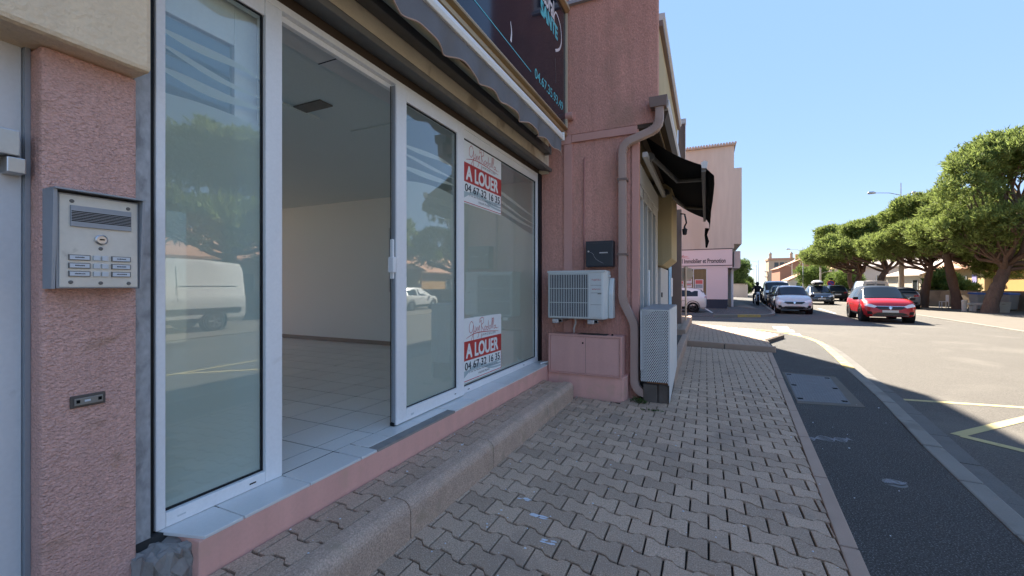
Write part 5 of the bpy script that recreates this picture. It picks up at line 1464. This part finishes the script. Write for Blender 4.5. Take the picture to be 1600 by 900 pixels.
for sx in (-1, 1):
    b = B(); b.tube([(sx * .09, .72, .31), (sx * .10, .50, .98)], .026, 8); b.build('fork', 'rim', mc, local=True)
    b = B(); b.tube([(sx * .05, .46, 1.0), (sx * .22, .44, 1.06), (sx * .38, .36, 1.05)], .017, 8); b.build('handlebar', 'car_trim', mc, local=True)
    b = B(); b.tube([(sx * .26, .42, 1.06), (sx * .32, .44, 1.22)], .010, 6); b.lathe((sx * .36, .44, 1.25), (0, 1, 0), [(.02, -.01), (.065, 0), (.06, .03), (.01, .05)], 10); b.build('mirror', 'car_trim', mc, local=True)
b = B(); b.lathe((0, .56, .90), (0, 1, 0), [(.04, -.08), (.10, -.03), (.11, .03), (.09, .07), (0, .08)], 16); b.build('headlight', 'lamp_glass', mc, local=True, smooth=True)
b = B(); b.tube([(.15, .2, .35), (.17, -.3, .33), (.18, -.85, .45)], [.03, .05, .06], 8); b.build('exhaust', 'rim', mc, local=True)
b = B(); b.tube([(0, .95, .62), (0, .74, .66), (0, .52, .60)], [.05, .07, .05], 8); b.build('mudguard', 'car_black', mc, local=True)
pr = thing('person', 'motorcyclist in dark jacket and helmet sitting on the dark motorcycle', 'person', (3.62, 37.6, .0), R(178))
V = [(0, -.20, .92), (0, -.17, 1.12), (0, -.10, 1.32), (0, -.06, 1.46), (0, -.02, 1.53),
     (-.19, -.09, 1.41), (-.30, .10, 1.22), (-.36, .34, 1.10), (.19, -.09, 1.41), (.30, .10, 1.22), (.36, .34, 1.10),
     (-.12, -.16, .90), (-.25, .22, .78), (-.27, .10, .38), (-.27, .24, .30), (.12, -.16, .90), (.25, .22, .78), (.28, .08, .36), (.28, .20, .10)]
E_ = [(0, 1), (1, 2), (2, 3), (3, 4), (2, 5), (5, 6), (6, 7), (2, 8), (8, 9), (9, 10), (0, 11), (11, 12), (12, 13), (13, 14), (0, 15), (15, 16), (16, 17), (17, 18)]
skinned('body', 'jacket', V, E_, [.16, .16, .19, .09, .065, .085, .065, .045, .085, .065, .045, .11, .085, .06, .05, .11, .085, .06, .05], pr)
for sx in (-1, 1):
    hx, hy, hz = sx * .37, .36, 1.085
    hv = [(sx * .355, .33, 1.10), (hx, hy + .03, hz)]; he = [(0, 1)]; hr = [.034, .030]
    for q in range(4):
        k = len(hv); a = sx * (.345 + .022 * q)
        hv += [(a, hy + .075, hz + .012), (a, hy + .085, hz - .022), (a, hy + .06, hz - .036)]; he += [(1, k), (k, k + 1), (k + 1, k + 2)]; hr += [.011, .010, .008]
    k = len(hv); hv += [(sx * .325, hy + .03, hz - .02), (sx * .325, hy + .06, hz - .03)]; he += [(1, k), (k, k + 1)]; hr += [.011, .009]
    skinned('hand', 'jacket', hv, he, hr, pr)
b = B(); b.lathe((0, .0, 1.50), (0, .05, 1), [(.07, 0), (.125, .05), (.14, .14), (.125, .22), (.075, .275), (.0, .29)], 18); h_ = b.build('helmet', 'car_black', pr, local=True, smooth=True)
b = B(); b.lathe((0, .055, 1.585), (0, .05, 1), [(.085, 0), (.105, .03), (.105, .08), (.09, .11)], 18); b.build('visor', 'car_glass', h_, local=True, smooth=True)

# ================================================================== TREES
def foliage(lobes, ntuft, blade, nb, rng, up=.55, wid=.15, shell=(.72, 1.06)):
    """leaf-sized triangles in tufts spread through the outer part of each lobe"""
    ws = np.array([l[3] * l[4] + l[3] * l[5] for l in lobes], float); ws /= ws.sum()
    idx = rng.choice(len(lobes), ntuft, p=ws)
    Lb = np.array(lobes)[idx]
    d = rng.normal(size=(ntuft, 3)); d /= np.linalg.norm(d, axis=1)[:, None]
    flip = (d[:, 2] < 0) & (rng.random(ntuft) < up); d[flip, 2] *= -1
    rad = rng.uniform(shell[0], shell[1], ntuft)[:, None]
    # uneven outline
    wob = 1 + .16 * np.sin(d[:, 0] * 5 + Lb[:, 0] * 3)[:, None] * np.cos(d[:, 1] * 6 + Lb[:, 1] * 2)[:, None]
    c = Lb[:, :3] + d * Lb[:, 3:6] * rad * wob
    nrm = d / Lb[:, 3:6]; nrm /= np.linalg.norm(nrm, axis=1)[:, None]
    nrm = nrm * .7 + np.array([0, 0, .6]); nrm /= np.linalg.norm(nrm, axis=1)[:, None]
    c = np.repeat(c, nb, 0); nrm = np.repeat(nrm, nb, 0); m = len(c)
    c = c + rng.normal(size=(m, 3)) * blade * .28
    dr = nrm + rng.normal(size=(m, 3)) * .75; dr /= np.linalg.norm(dr, axis=1)[:, None]
    sd = np.cross(dr, rng.normal(size=(m, 3))); sd /= np.linalg.norm(sd, axis=1)[:, None] + 1e-6
    L = blade * rng.uniform(.6, 1.3, m)[:, None]
    v = np.stack([c - sd * L * wid, c + sd * L * wid, c + dr * L], 1).reshape(-1, 3)
    return v
def tri_mesh(name, v, mat, parent):
    n = len(v) // 3
    me = bpy.data.meshes.new(name)
    me.vertices.add(len(v)); me.vertices.foreach_set('co', v.astype(np.float32).ravel())
    me.loops.add(len(v)); me.loops.foreach_set('vertex_index', np.arange(len(v), dtype=np.int32))
    me.polygons.add(n); me.polygons.foreach_set('loop_start', np.arange(0, len(v), 3, dtype=np.int32))
    me.update(calc_edges=True)
    me.materials.append(MATS[mat])
    o = bpy.data.objects.new(name, me); COL.objects.link(o); o.parent = parent
    return o
def limb(b, p, q, r0, r1, rng, sag=.1, n=5):
    p, q = Vector(p), Vector(q); pts = []; rs = []
    L = (q - p).length
    for i in range(n + 1):
        u = i / n
        w_ = Vector((rng.normal(), rng.normal(), rng.normal() * .5)) * L * .035 * math.sin(math.pi * u)
        pts.append(p.lerp(q, u) + w_ + Vector((0, 0, -sag * L * math.sin(math.pi * u) * .5))); rs.append(r0 + (r1 - r0) * u)
    b.tube(pts, rs, 8)
    return pts
def pine(label, loc, trunk, crown, lobes, seed, ntuft, blade=.26, nb=7, tr=.42, dark=False, group='umbrella pines along the far pavement', rz=0.):
    """trunk: local points; crown: (fork point index); lobes: local ellipsoids"""
    rng = np.random.default_rng(seed)
    t = thing('pine_tree', label, 'tree', loc, rz, group)
    b = B(); n = len(trunk)
    pts = spline([tuple(p) for p in trunk], 4)
    m = len(pts)
    rs = [tr * (1.25 if i == 0 else 1.0) * (1 - .42 * i / m) * (1 + .06 * rng.normal()) for i in range(m)]
    b.tube(pts, rs, 12); b.build('trunk', 'bark', t, local=True, smooth=True, ang=80)
    fk_ = Vector(trunk[-1])
    for k, l in enumerate(lobes):
        b = B(); q = Vector((l[0], l[1], l[2] - l[5] * .35))
        s_ = fk_ if k % 3 else Vector(pts[int(m * .8)])
        pp = limb(b, s_, q, tr * rng.uniform(.28, .42), .035, rng)
        for _ in range(4):
            e = Vector((l[0] + rng.uniform(-1, 1) * l[3] * .75, l[1] + rng.uniform(-1, 1) * l[4] * .75, l[2] + rng.uniform(-.5, .3) * l[5]))
            limb(b, pp[int(rng.integers(2, 5))], e, .06, .018, rng, 0, 4)
        b.build('limb', 'bark', t, local=True, smooth=True, ang=80)
    v = foliage(lobes, ntuft, blade, nb, rng)
    tri_mesh('crown', v, 'needles_dark' if dark else 'needles', t)
    return t
def umbrella(cx, cy, cz, Rr, H, n, seed, big=.42):
    rg = random.Random(seed); out = []
    for k in range(n):
        a = 2 * math.pi * (k + rg.uniform(-.3, .3)) / n
        q = Rr * rg.uniform(.58, .78)
        s_ = Rr * rg.uniform(.30, big)
        out.append((cx + math.cos(a) * q, cy + math.sin(a) * q, cz + H * rg.uniform(.12, .42), s_, s_, s_ * rg.uniform(.50, .70)))
    for k in range(max(4, n - 2)):
        a = 2 * math.pi * (k + rg.uniform(-.3, .3)) / max(4, n - 2) + .4
        q = Rr * rg.uniform(.18, .42)
        s_ = Rr * rg.uniform(.32, big)
        out.append((cx + math.cos(a) * q, cy + math.sin(a) * q, cz + H * rg.uniform(.55, .85), s_, s_, s_ * rg.uniform(.5, .7)))
    return out
G_ = -.085
# nearest pine, forking low
pine('large nearest umbrella pine with thick leaning trunk at the right edge', (14.8, 33.5, G_),
     [(0, 0, -.1), (.10, 0, .7), (.38, .1, 1.5), (.72, .3, 2.3), (.85, .35, 2.75)],
     None, umbrella(2.0, .6, 3.0, 4.9, 8.0, 9, 1) + [(-1.3, -.9, 6.6, 1.5, 1.6, 1.3), (-1.5, -.6, 4.9, 1.3, 1.5, .9), (-.9, -.6, 8.1, 1.3, 1.5, 1.0), (1.5, .5, 9.3, 2.6, 2.6, 1.1), (-.4, -.4, 4.0, 1.2, 1.4, .55)], 11, 9900, .23, 12, .37)
pine('second pine with forked trunk behind the bollard and concrete bench', (15.35, 38.2, G_),
     [(0, 0, -.1), (-.05, 0, .6), (-.25, -.05, 1.6), (-.62, -.3, 3.2), (-.7, -.3, 3.7)],
     None, umbrella(.4, 1.2, 3.3, 3.6, 5.0, 7, 2) + [(1.7, .9, 3.4, 1.5, 1.4, .7), (-2.0, .3, 5.2, 1.4, 1.5, 1.0), (2.6, 1.4, 2.7, 1.3, 1.2, .6)], 12, 5720, .23, 12, .31)
pine('third pine with straight slim trunk beside the dark grey hatchback', (14.25, 39.9, G_),
     [(0, 0, -.1), (.02, 0, 1.0), (.2, .05, 2.0), (.42, .1, 3.0)],
     None, umbrella(.1, 1.6, 3.4, 3.3, 4.6, 7, 3) + [(-1.9, .4, 4.5, 1.2, 1.3, .9)], 13, 5720, .23, 12, .27)
pine('fourth pine with twin stems rising behind the white panel van', (14.6, 50.5, G_),
     [(0, 0, -.1), (.1, 0, 1.2), (.45, .1, 2.4), (.9, .2, 3.2)],
     None, umbrella(-.1, 1.0, 3.9, 4.0, 4.2, 8, 4), 14, 5600, .26, 11, .33)
pine('fifth pine with a bent fork beside the black car', (14.3, 56.0, G_),
     [(0, 0, -.1), (0, 0, 1.0), (.3, .1, 2.0), (.75, .2, 3.3)],
     None, umbrella(-.7, 1.0, 4.0, 4.0, 4.0, 8, 5), 15, 5600, .26, 11, .31)
pine('leftmost and farthest pine of the row over the no parking sign', (15.6, 61.0, G_),
     [(0, 0, -.1), (-.1, 0, 1.0), (-.4, .1, 2.2), (-.3, .2, 3.4)],
     None, umbrella(-.9, .5, 4.3, 3.9, 4.0, 8, 6), 16, 5200, .28, 10, .31)
# pines across the street that the shop glass mirrors
for k, (x, y, lab) in enumerate(((15.2, 20.5, 'pine across the street behind the white hatchback, mirrored in the sliding door'), (15.6, 12.2, 'pine across the street behind the tall white van, mirrored in the left window'), (15.2, 4.5, 'pine across the street beyond the van nose, mirrored in the left window'))):
    pine(lab, (x, y, G_), [(0, 0, -.1), (.1, 0, 1.2), (.1, .2, 2.4), (.3, .3, 3.2)], None, umbrella(.4, -1.0 if k == 0 else .2, 3.2, 4.0 if k == 0 else 4.4, 5.2, 8, 20 + k), 30 + k, 4800, .28, 10, .42)

def bush(name, label, cat, loc, lobes, seed, ntuft, blade, mat, nb=6, stem=None, group=None):
    rng = np.random.default_rng(seed)
    t = thing(name, label, cat, loc, 0, group)
    if stem:
        b = B(); b.tube([(0, 0, -.1), (.05, 0, stem * .6), (0, .05, stem)], [.16, .12, .07], 8); b.build('trunk', 'bark', t, local=True, smooth=True)
        for l in lobes[:6]:
            b = B(); limb(b, (0, .05, stem * .8), (l[0], l[1], l[2] - l[5] * .3), .07, .02, rng); b.build('limb', 'bark', t, local=True)
    tri_mesh('crown', foliage(lobes, ntuft, blade, nb, rng, .35), mat, t)
    return t
def blobs(n, R_, z0, z1, s0, s1, seed, taper=0.):
    rg = random.Random(seed); out = []
    for k in range(n):
        u = rg.random(); z = z0 + (z1 - z0) * u; rr2 = R_ * (1 - taper * u) * math.sqrt(rg.random()); a = rg.uniform(0, 6.283)
        s_ = rg.uniform(s0, s1) * (1 - .5 * taper * u)
        out.append((math.cos(a) * rr2, math.sin(a) * rr2, z, s_, s_, s_ * 1.05))
    return out
bush('conical_tree', 'tall dense conical tree beside the corner building', 'tree', (5.2, 74, 0), blobs(26, .9, 1.2, 5.0, .7, .9, 1, .55), 41, 3200, .26, 'leaves', stem=2.5)
bush('garden_tree', 'dark leafy tree against the side of the corner building', 'tree', (4.1, 63, 0), blobs(14, .7, .8, 4.2, .5, .8, 2, .2), 42, 1800, .26, 'leaves_dark', stem=1.6)
bush('garden_shrub', 'small bright shrub behind the garden wall on the left pavement', 'shrub', (5.0, 68, 0), blobs(8, .8, .5, 1.9, .4, .6, 3), 43, 900, .22, 'leaves')
bush('round_tree', 'bright green round tree behind the roof box', 'tree', (17.0, 88, 0), blobs(22, 2.3, 1.9, 3.9, .9, 1.2, 4), 44, 3600, .32, 'leaves', stem=2.2)
bush('bushy_tree', 'green bushy tree at the left foot of the distant tower', 'tree', (19.5, 112, 0), blobs(16, 2.6, .9, 2.9, .9, 1.3, 5), 45, 2600, .36, 'leaves', stem=1.4)
bush('bushy_tree', 'low broad tree right of the little street poles', 'tree', (23.5, 122, 0), blobs(16, 3.0, 1.0, 3.2, 1.0, 1.4, 6), 46, 2400, .40, 'leaves_dark', stem=1.4)
bush('hedge_tree', 'loose green tree behind the no parking sign', 'tree', (17.2, 71, 0), blobs(18, 1.8, .8, 3.0, .8, 1.1, 7), 47, 2600, .28, 'leaves', stem=1.5)
bush('garden_palm', 'bright leafy garden plant over the wall beside the concrete post', 'plant', (17.6, 46.0, 0), blobs(12, .8, 1.0, 2.3, .45, .6, 8), 48, 1200, .34, 'leaves', 6, stem=1.0)
bush('garden_shrub', 'green shrub over the block wall beside the third pine trunk', 'shrub', (18.2, 44.5, 0), blobs(8, .7, .8, 1.6, .4, .5, 9), 49, 700, .24, 'leaves')

# ================================================================== FAR HOUSES
def gable(b, x0, x1, y0, y1, ze, zr, along='y', over=.35, th=.14):
    """two tiled slopes"""
    if along == 'y':
        xm = (x0 + x1) / 2
        for xa, sgn in ((x0 - over, 1), (x1 + over, -1)):
            ze2 = ze - over * (zr - ze) / (xm - x0)
            b.prism([(xa, y0 - over, ze2), (xm, y0 - over, zr), (xm, y0 - over, zr + th), (xa, y0 - over, ze2 + th)], (0, y1 - y0 + 2 * over, 0), None)
    else:
        ym = (y0 + y1) / 2
        for ya, sgn in ((y0 - over, 1), (y1 + over, -1)):
            ze2 = ze - over * (zr - ze) / (ym - y0)
            b.prism([(x0 - over, ya, ze2), (x0 - over, ym, zr), (x0 - over, ym, zr + th), (x0 - over, ya, ze2 + th)], (x1 - x0 + 2 * over, 0, 0), None)
def house(name, label, x0, x1, y0, y1, ze, zr, wall, roof, along='y', wins=(), z0=-.12, chim=None, shutter='lavender', front='x'):
    t = thing(name, label, 'house', ((x0 + x1) / 2, (y0 + y1) / 2, 0))
    b = B(); b.box(x0, x1, y0, y1, z0, ze)
    if along == 'y':
        xm = (x0 + x1) / 2
        for yy in (y0 + .001, y1 - .201): b.prism([(x0, yy, ze), (x1, yy, ze), (xm, yy, zr)], (0, .2, 0), None)
    else:
        ym = (y0 + y1) / 2
        for xx in (x0 + .001, x1 - .201): b.prism([(xx, y0, ze), (xx, y1, ze), (xx, ym, zr)], (.2, 0, 0), None)
    b.build('wall', wall, t)
    b = B(); gable(b, x0, x1, y0, y1, ze + .02, zr + .02, along); rf = b.build('roof', roof, t)
    if chim: bx(chim[0] - .35, chim[0] + .35, chim[1] - .3, chim[1] + .3, ze, zr + chim[2]).build('chimney', wall, rf)
    for (p, wd, za, zb, kind) in wins:
        if front == 'x':
            w_ = bx(x0 - .04, x0 + .05, p, p + wd, za, zb).build('window' if kind != 'shutter' else 'shutter', 'window_dark' if kind == 'window' else ('inner_frame' if kind == 'door' else shutter), t)
            if kind == 'window': bx(x0 - .07, x0 - .041, p - .06, p, za, zb).build('frame', 'inner_frame', w_); bx(x0 - .07, x0 - .041, p + wd, p + wd + .06, za, zb).build('frame', 'inner_frame', w_); bx(x0 - .10, x0 - .041, p - .1, p + wd + .1, za - .08, za).build('sill', 'inner_frame', w_)
        else:
            w_ = bx(p, p + wd, y0 - .04, y0 + .05, za, zb).build('window' if kind != 'shutter' else 'shutter', 'window_dark' if kind == 'window' else shutter, t)
            if kind == 'window': bx(p - .06, p, y0 - .07, y0 - .041, za, zb).build('frame', 'inner_frame', w_); bx(p + wd, p + wd + .06, y0 - .07, y0 - .041, za, zb).build('frame', 'inner_frame', w_); bx(p - .1, p + wd + .1, y0 - .10, y0 - .041, za - .08, za).build('sill', 'inner_frame', w_)
    return t
house('ochre_house', 'ochre house with lavender shutters behind the block wall', 22, 31, 50.5, 60, 3.15, 4.9, 'ochre_wall', 'roof_tile', 'y', [(51.6, .7, 1.0, 2.5, 'shutter'), (53.2, .9, 1.1, 2.4, 'window'), (57.6, .8, .9, 2.45, 'shutter')])
house('orange_house', 'orange house at the right edge behind the large pine', 22.4, 31, 36, 50.4, 2.95, 4.9, 'orange_wall', 'roof_tile', 'y', [(40.5, 1.0, 1.0, 2.2, 'window')])
house('cream_house', 'cream house with a low tiled roof left of the ochre house', 21.6, 31, 61, 71, 2.7, 4.4, 'house_cream', 'roof_pale', 'y', [(62, 1.2, .9, 2.1, 'window'), (66, 1.2, .9, 2.1, 'window')])
house('grey_house', 'pale grey house with a side gable behind the white van', 20, 30, 76, 86, 4.2, 6.2, 'house_grey', 'roof_pale', 'x', [(22, 1.2, 1.6, 2.9, 'window')], front='y')
house('long_house', 'long tiled house behind the pine trunks near the black car', 19.5, 30, 90, 106, 4.0, 6.6, 'house_cream', 'roof_tile', 'y', [(93, 1.2, 1.2, 2.6, 'window'), (99, 1.2, 1.2, 2.6, 'window')], chim=(23, 95, .5))
house('brick_gable_house', 'large reddish gabled building left of the lamp posts', 18.2, 32, 134, 150, 6.2, 9.4, 'brick_red', 'roof_tile', 'y', [(21, 1.2, 2, 3.4, 'window'), (27, 1.2, 2, 3.4, 'window')], front='y', chim=(23, 140, .8))
house('low_gable_house', 'small house with an orange verge in front of the reddish gable', 15.0, 20.5, 98, 106, 2.6, 4.0, 'house_cream', 'roof_tile', 'y', [(16.0, 1.1, .8, 2.0, 'window')], front='y')
house('pink_roof_house', 'tiny house with pink roof at the end of the left pavement', 5.0, 7.2, 92, 100, 1.9, 2.9, 'house_cream', 'roof_tile', 'x', [(5.6, .7, .6, 1.5, 'window')], front='y')
house('mirrored_house', 'tile roofed house across the street mirrored in the shop glass', 21, 30, 4, 20, 3.1, 5.0, 'house_cream', 'roof_tile', 'y', [(8, 1.1, 1.0, 2.2, 'window'), (12, 1.1, 1.0, 2.2, 'shutter'), (16, 1.1, 1.0, 2.2, 'window')])
house('mirrored_house', 'second tile roofed house farther down the street mirrored in the sliding door', 21, 30, 22, 34, 3.0, 4.8, 'ochre_wall', 'roof_tile', 'y', [(25, 1.1, 1.0, 2.2, 'window'), (29, 1.1, 1.0, 2.2, 'shutter')])
tw = thing('tower_block', 'beige tower with two rooftop finials on the horizon', 'building', (28.6, 211, 0))
bx(24.2, 33.0, 208, 218, -.1, 12.2).build('wall', 'tower_beige', tw)
bx(23.9, 33.3, 207.7, 218.2, 12.2, 13.0).build('roof', 'roof_tile', tw)
for x in (24.9, 32.4): b = B(); b.tube([(x, 209, 13.0), (x, 209, 14.6), (x, 209, 14.7), (x, 209, 15.6)], [.55, .5, .8, .1], 8); b.build('finial', 'tower_beige', tw)
for x in (26.2, 28.2, 30.2):
    w_ = bx(x, x + 1.5, 207.95, 208.05, 9.3, 11.2).build('window', 'window_dark', tw); bx(x - .1, x + 1.6, 207.9, 207.949, 9.1, 9.3).build('sill', 'house_grey', w_)
for z in (3.0, 5.0, 7.2): 
    bb = bx(22.8, 24.2, 209, 214, z, z + .3).build('balcony', 'house_grey', tw); bx(22.8, 22.95, 209, 214, z + .3, z + 1.1).build('balcony_rail', 'house_grey', bb)
bx(24.1, 33.1, 207.97, 208.0, 8.6, 8.9).build('ledge', 'house_grey', tw)
hs = thing('garden_wall', 'grey garden wall on the left pavement past the corner building', 'wall', (4.0, 62.6, 0))
bx(3.0, 4.6, 62.2, 62.5, -.1, 1.7).build('panel', 'house_grey', hs); bx(4.6, 4.9, 62.1, 72, -.1, 1.6).build('panel', 'house_grey', hs); bx(2.95, 4.95, 62.1, 62.6, 1.7, 1.78).build('coping', 'pale_concrete', hs)

# ================================================================== STREET FURNITURE
bwall = thing('block_wall', 'long grey concrete block wall behind the pines', 'wall', (17, 38, 0))
WP = [(15.0, 47.5), (17.2, 40.0), (19.3, 33.0), (19.6, 12), (19.6, -20)]
bm_ = None
for (xa, ya), (xb, yb) in zip(WP, WP[1:]):
    L = math.hypot(xb - xa, yb - ya); ux, uy = (xb - xa) / L, (yb - ya) / L
    if ya > 32:                                # in view: courses of blocks
        nb = int(L / .5)
        for r_i in range(6):
            for k in range(nb):
                o_ = (k + (.5 if r_i % 2 else 0)) * .5
                if o_ + .5 > L: continue
                p = (xa + ux * (o_ + .25), ya + uy * (o_ + .25)); z = -.11 + r_i * .2
                if bm_ is None:
                    bm_ = B().box(-.1, .1, -.2475, .2475, 0, .1975).build('block', 'block_wall', bwall, local=True); o = bm_
                else: o = child(bm_, 'block', bwall)
                o.location = (p[0] - 17 + rr.uniform(-.006, .006), p[1] - 38, z); o.rotation_euler = (0, 0, math.atan2(-ux, uy))
        b = B(); b.obox(((xa + xb) / 2, (ya + yb) / 2, .48), (ux * L, uy * L, 0), (uy * .15, -ux * .15, 0), (0, 0, 1.16)); b.build('mortar_core', 'mortar', bwall)
    else:
        b = B(); b.obox(((xa + xb) / 2, (ya + yb) / 2, .49), (ux * L, uy * L, 0), (uy * .2, -ux * .2, 0), (0, 0, 1.2)); b.build('wall_section', 'block_wall', bwall)
    b = B(); b.obox(((xa + xb) / 2, (ya + yb) / 2, 1.115), (ux * L, uy * L, 0), (uy * .26, -ux * .26, 0), (0, 0, .05)); b.build('coping', 'pale_concrete', bwall)
bo = thing('bollard', 'round pale concrete bollard between the pine trunks', 'bollard', (14.35, 35.0, G_))
b = B(); b.lathe((14.35, 35.0, G_), (0, 0, 1), [(.12, 0), (.12, .56), (.135, .57), (.135, .66), (.10, .70), (0, .71)], 14); b.build('post', 'bollard', bo, smooth=True)
be = thing('concrete_bench', 'low pale concrete bench beside the bollard', 'bench', (15.2, 35.4, G_))
bx(14.75, 16.0, 35.2, 35.75, .30, .42).build('seat', 'bollard', be, bevel=.02)
for x in (14.85, 15.75): bx(x, x + .15, 35.25, 35.7, G_, .30).build('leg', 'bollard', be)
pl_ = thing('planter', 'square concrete planter between the bench and the large pine', 'planter', (15.7, 34.9, G_))
b = B(); b.lathe((15.75, 34.6, G_), (0, 0, 1), [(.38, 0), (.46, .62), (.40, .62), (.38, .5), (0, .5)], 4); b.build('box', 'concrete_post', pl_); b = B(); b.lathe((15.75, 34.6, .40), (0, 0, 1), [(.36, 0), (.3, .03), (0, .05)], 8); b.build('soil', 'bark', pl_)
def bin_(loc, lid, label):
    t = thing('wheelie_bin', label, 'bin', loc, R(20), 'wheelie bins by the block wall')
    b = B(); x0, x1 = .24, .30
    b.add([(-x0, -x0, .08), (x0, -x0, .08), (x0, x0, .08), (-x0, x0, .08), (-x1, -x1, 1.0), (x1, -x1, 1.0), (x1, x1, 1.0), (-x1, x1, 1.0)], [(0, 3, 2, 1), (4, 5, 6, 7), (0, 1, 5, 4), (1, 2, 6, 5), (2, 3, 7, 6), (3, 0, 4, 7)]); b.build('body', 'bin_grey', t, local=True, bevel=.03)
    b = B(); b.prism([(-.33, -.34, 1.0), (-.33, .36, 1.03), (-.33, .3, 1.14), (-.33, -.28, 1.10)], (.66, 0, 0), None); b.build('lid', lid, t, local=True, bevel=.02)
    for sx in (-1, 1): b = B(); b.lathe((sx * .24, .24, .10), (sx, 0, 0), [(.10, 0), (.10, .05), (0, .05)], 12); b.build('wheel', 'tyre', t, local=True)
bin_((15.95, 37.3, G_), 'bin_blue', 'grey wheelie bin with blue lid left of the large pine trunk')
bin_((17.25, 37.0, G_), 'bin_blue', 'grey wheelie bin with blue lid right of the large pine trunk')
ct = thing('garden_chair', 'white garden chair standing against the block wall', 'chair', (15.3, 39.9, G_))
for k in range(1):
    z = .42 + k * .10
    bx(15.1, 15.5, 39.7, 40.1, z + G_, z + .04 + G_).build('seat', 'white_frame', ct, bevel=.01)
    bx(15.46, 15.50, 39.7, 40.1, z + .04 + G_, z + .5 + G_).build('backrest', 'white_frame', ct, bevel=.01)
for x in (15.1, 15.46):
    for y in (39.7, 40.06): bx(x, x + .04, y, y + .04, G_, .42 + G_).build('leg', 'white_frame', ct)
def lamp(label, x, y, h, reach, r=.075, arms=((-1, 0),), z0=-.1, low=None, mat='lamp_metal'):
    t = thing('street_lamp', label, 'street lamp', (x, y, 0), 0, 'street lamps along the road')
    b = B(); b.tube([(x, y, z0), (x, y, h * .3), (x, y, h)], [r, r * .8, r * .45], 10); b.build('pole', mat, t, smooth=True)
    for ax_, az in arms:
        L = reach * abs(ax_); sg_ = 1 if ax_ > 0 else -1
        zt = h - .5 if az == 0 else az
        b = B(); b.tube([(x, y, zt - .25), (x + sg_ * L * .35, y, zt + .02), (x + sg_ * L * .8, y, zt + .12)], [.035, .03, .025], 6); b.build('arm', mat, t)
        b = B(); b.tube([(x + sg_ * L * .76, y, zt + .10), (x + sg_ * L * .85, y, zt + .15), (x + sg_ * L * 1.0, y, zt + .15), (x + sg_ * L * 1.04, y, zt + .10)], [.04, .12, .13, .04], 8); b.build('lamp_head', mat, t, smooth=True)
    return t
lamp('tall street lamp with long curved arm rising above the pines', 15.9, 49.0, 10.7, 2.3, .075, ((-1, 9.85), (.42, 9.6)))
cpst = thing('utility_post', 'short concrete post with a small lamp arm by the dark grey hatchback', 'utility post', (13.9, 42.5, 0))
b = B(); b.tube([(13.95, 42.9, -.1), (13.95, 42.9, 3.6)], [.19, .15], 8); b.build('post', 'concrete_post', cpst)
b = B(); b.tube([(13.95, 42.9, 3.2), (14.4, 42.9, 3.35), (14.9, 42.9, 3.35)], [.03, .03, .09], 6); b.build('lamp_arm', 'bollard', cpst)
lamp('pale street lamp pole under the leftmost pine crown', 13.6, 67.0, 7.5, 1.2, .13, ((1, 3.2),), mat='bollard')
lamp('street lamp with left arm in front of the reddish gable', 15.0, 86, 8.0, 2.3, .10, ((-1, 7.6),), mat='bollard')
lamp('short street lamp with two heads before the distant tower', 17.5, 112, 6.6, 1.3, .12, ((-1, 5.9), (.9, 4.2)), mat='bollard')
for k, (x, y, lab) in enumerate(((13.2, 135, 'nearest of the three tiny lamps left of the tower'), (15.6, 165, 'middle of the three tiny lamps left of the tower'), (18.0, 200, 'farthest of the three tiny lamps left of the tower'))):
    lamp(lab, x, y, 8.5, 2.6, .12, ((-1, 8.2),))
np_ = thing('no_parking_sign', 'round blue and red no parking sign on a post before the pines', 'road sign', (13.1, 60.2, 0))
b = B(); b.cyl((13.25, 60.4, -.1), (0, 0, 1), .035, 2.2, 8); b.build('post', 'lamp_metal', np_)
b = B(); b.lathe((13.25, 60.34, 1.75), (0, -1, 0), [(.36, 0), (.36, .02), (0, .02)], 20); pd = b.build('sign_plate', 'sign_rim_red', np_)
b = B(); b.lathe((13.25, 60.318, 1.75), (0, -1, 0), [(.29, 0), (.29, .004), (0, .004)], 20); b.build('blue_disc', 'sign_blue', pd)
b = B(); b.obox((13.25, 60.31, 1.75), (.40, 0, -.40), (0, .004, 0), (.045, 0, .045)); b.build('red_slash', 'sign_rim_red', pd)
bx(13.05, 13.45, 60.3, 60.34, 2.17, 2.35).build('small_plate', 'car_black', np_)
for i, (x, y) in enumerate(((6.8, 61.0), (7.3, 68.0))):
    car('hatch', 'parked_car', ['small white car far down the left kerb', 'small dark car farthest down the left kerb'][i], ['car_white', 'car_dark'][i], (x, y, -.12), R(176), front=False, detail=False)

# weeds at the foot of the cage
bush('weed', 'small green weed growing at the foot of the downpipe outlet', 'weed', (-.80, 5.60, 0), [(0, 0, .02, .07, .04, .03), (.05, -.02, .015, .05, .03, .02)], 61, 60, .03, 'leaves_dark', 5)
bush('weed', 'patch of moss between the pavers in front of the cage', 'weed', (-.62, 5.28, 0), [(0, 0, .0, .09, .03, .012), (.1, .01, .0, .06, .02, .010)], 62, 70, .02, 'leaves_dark', 5)
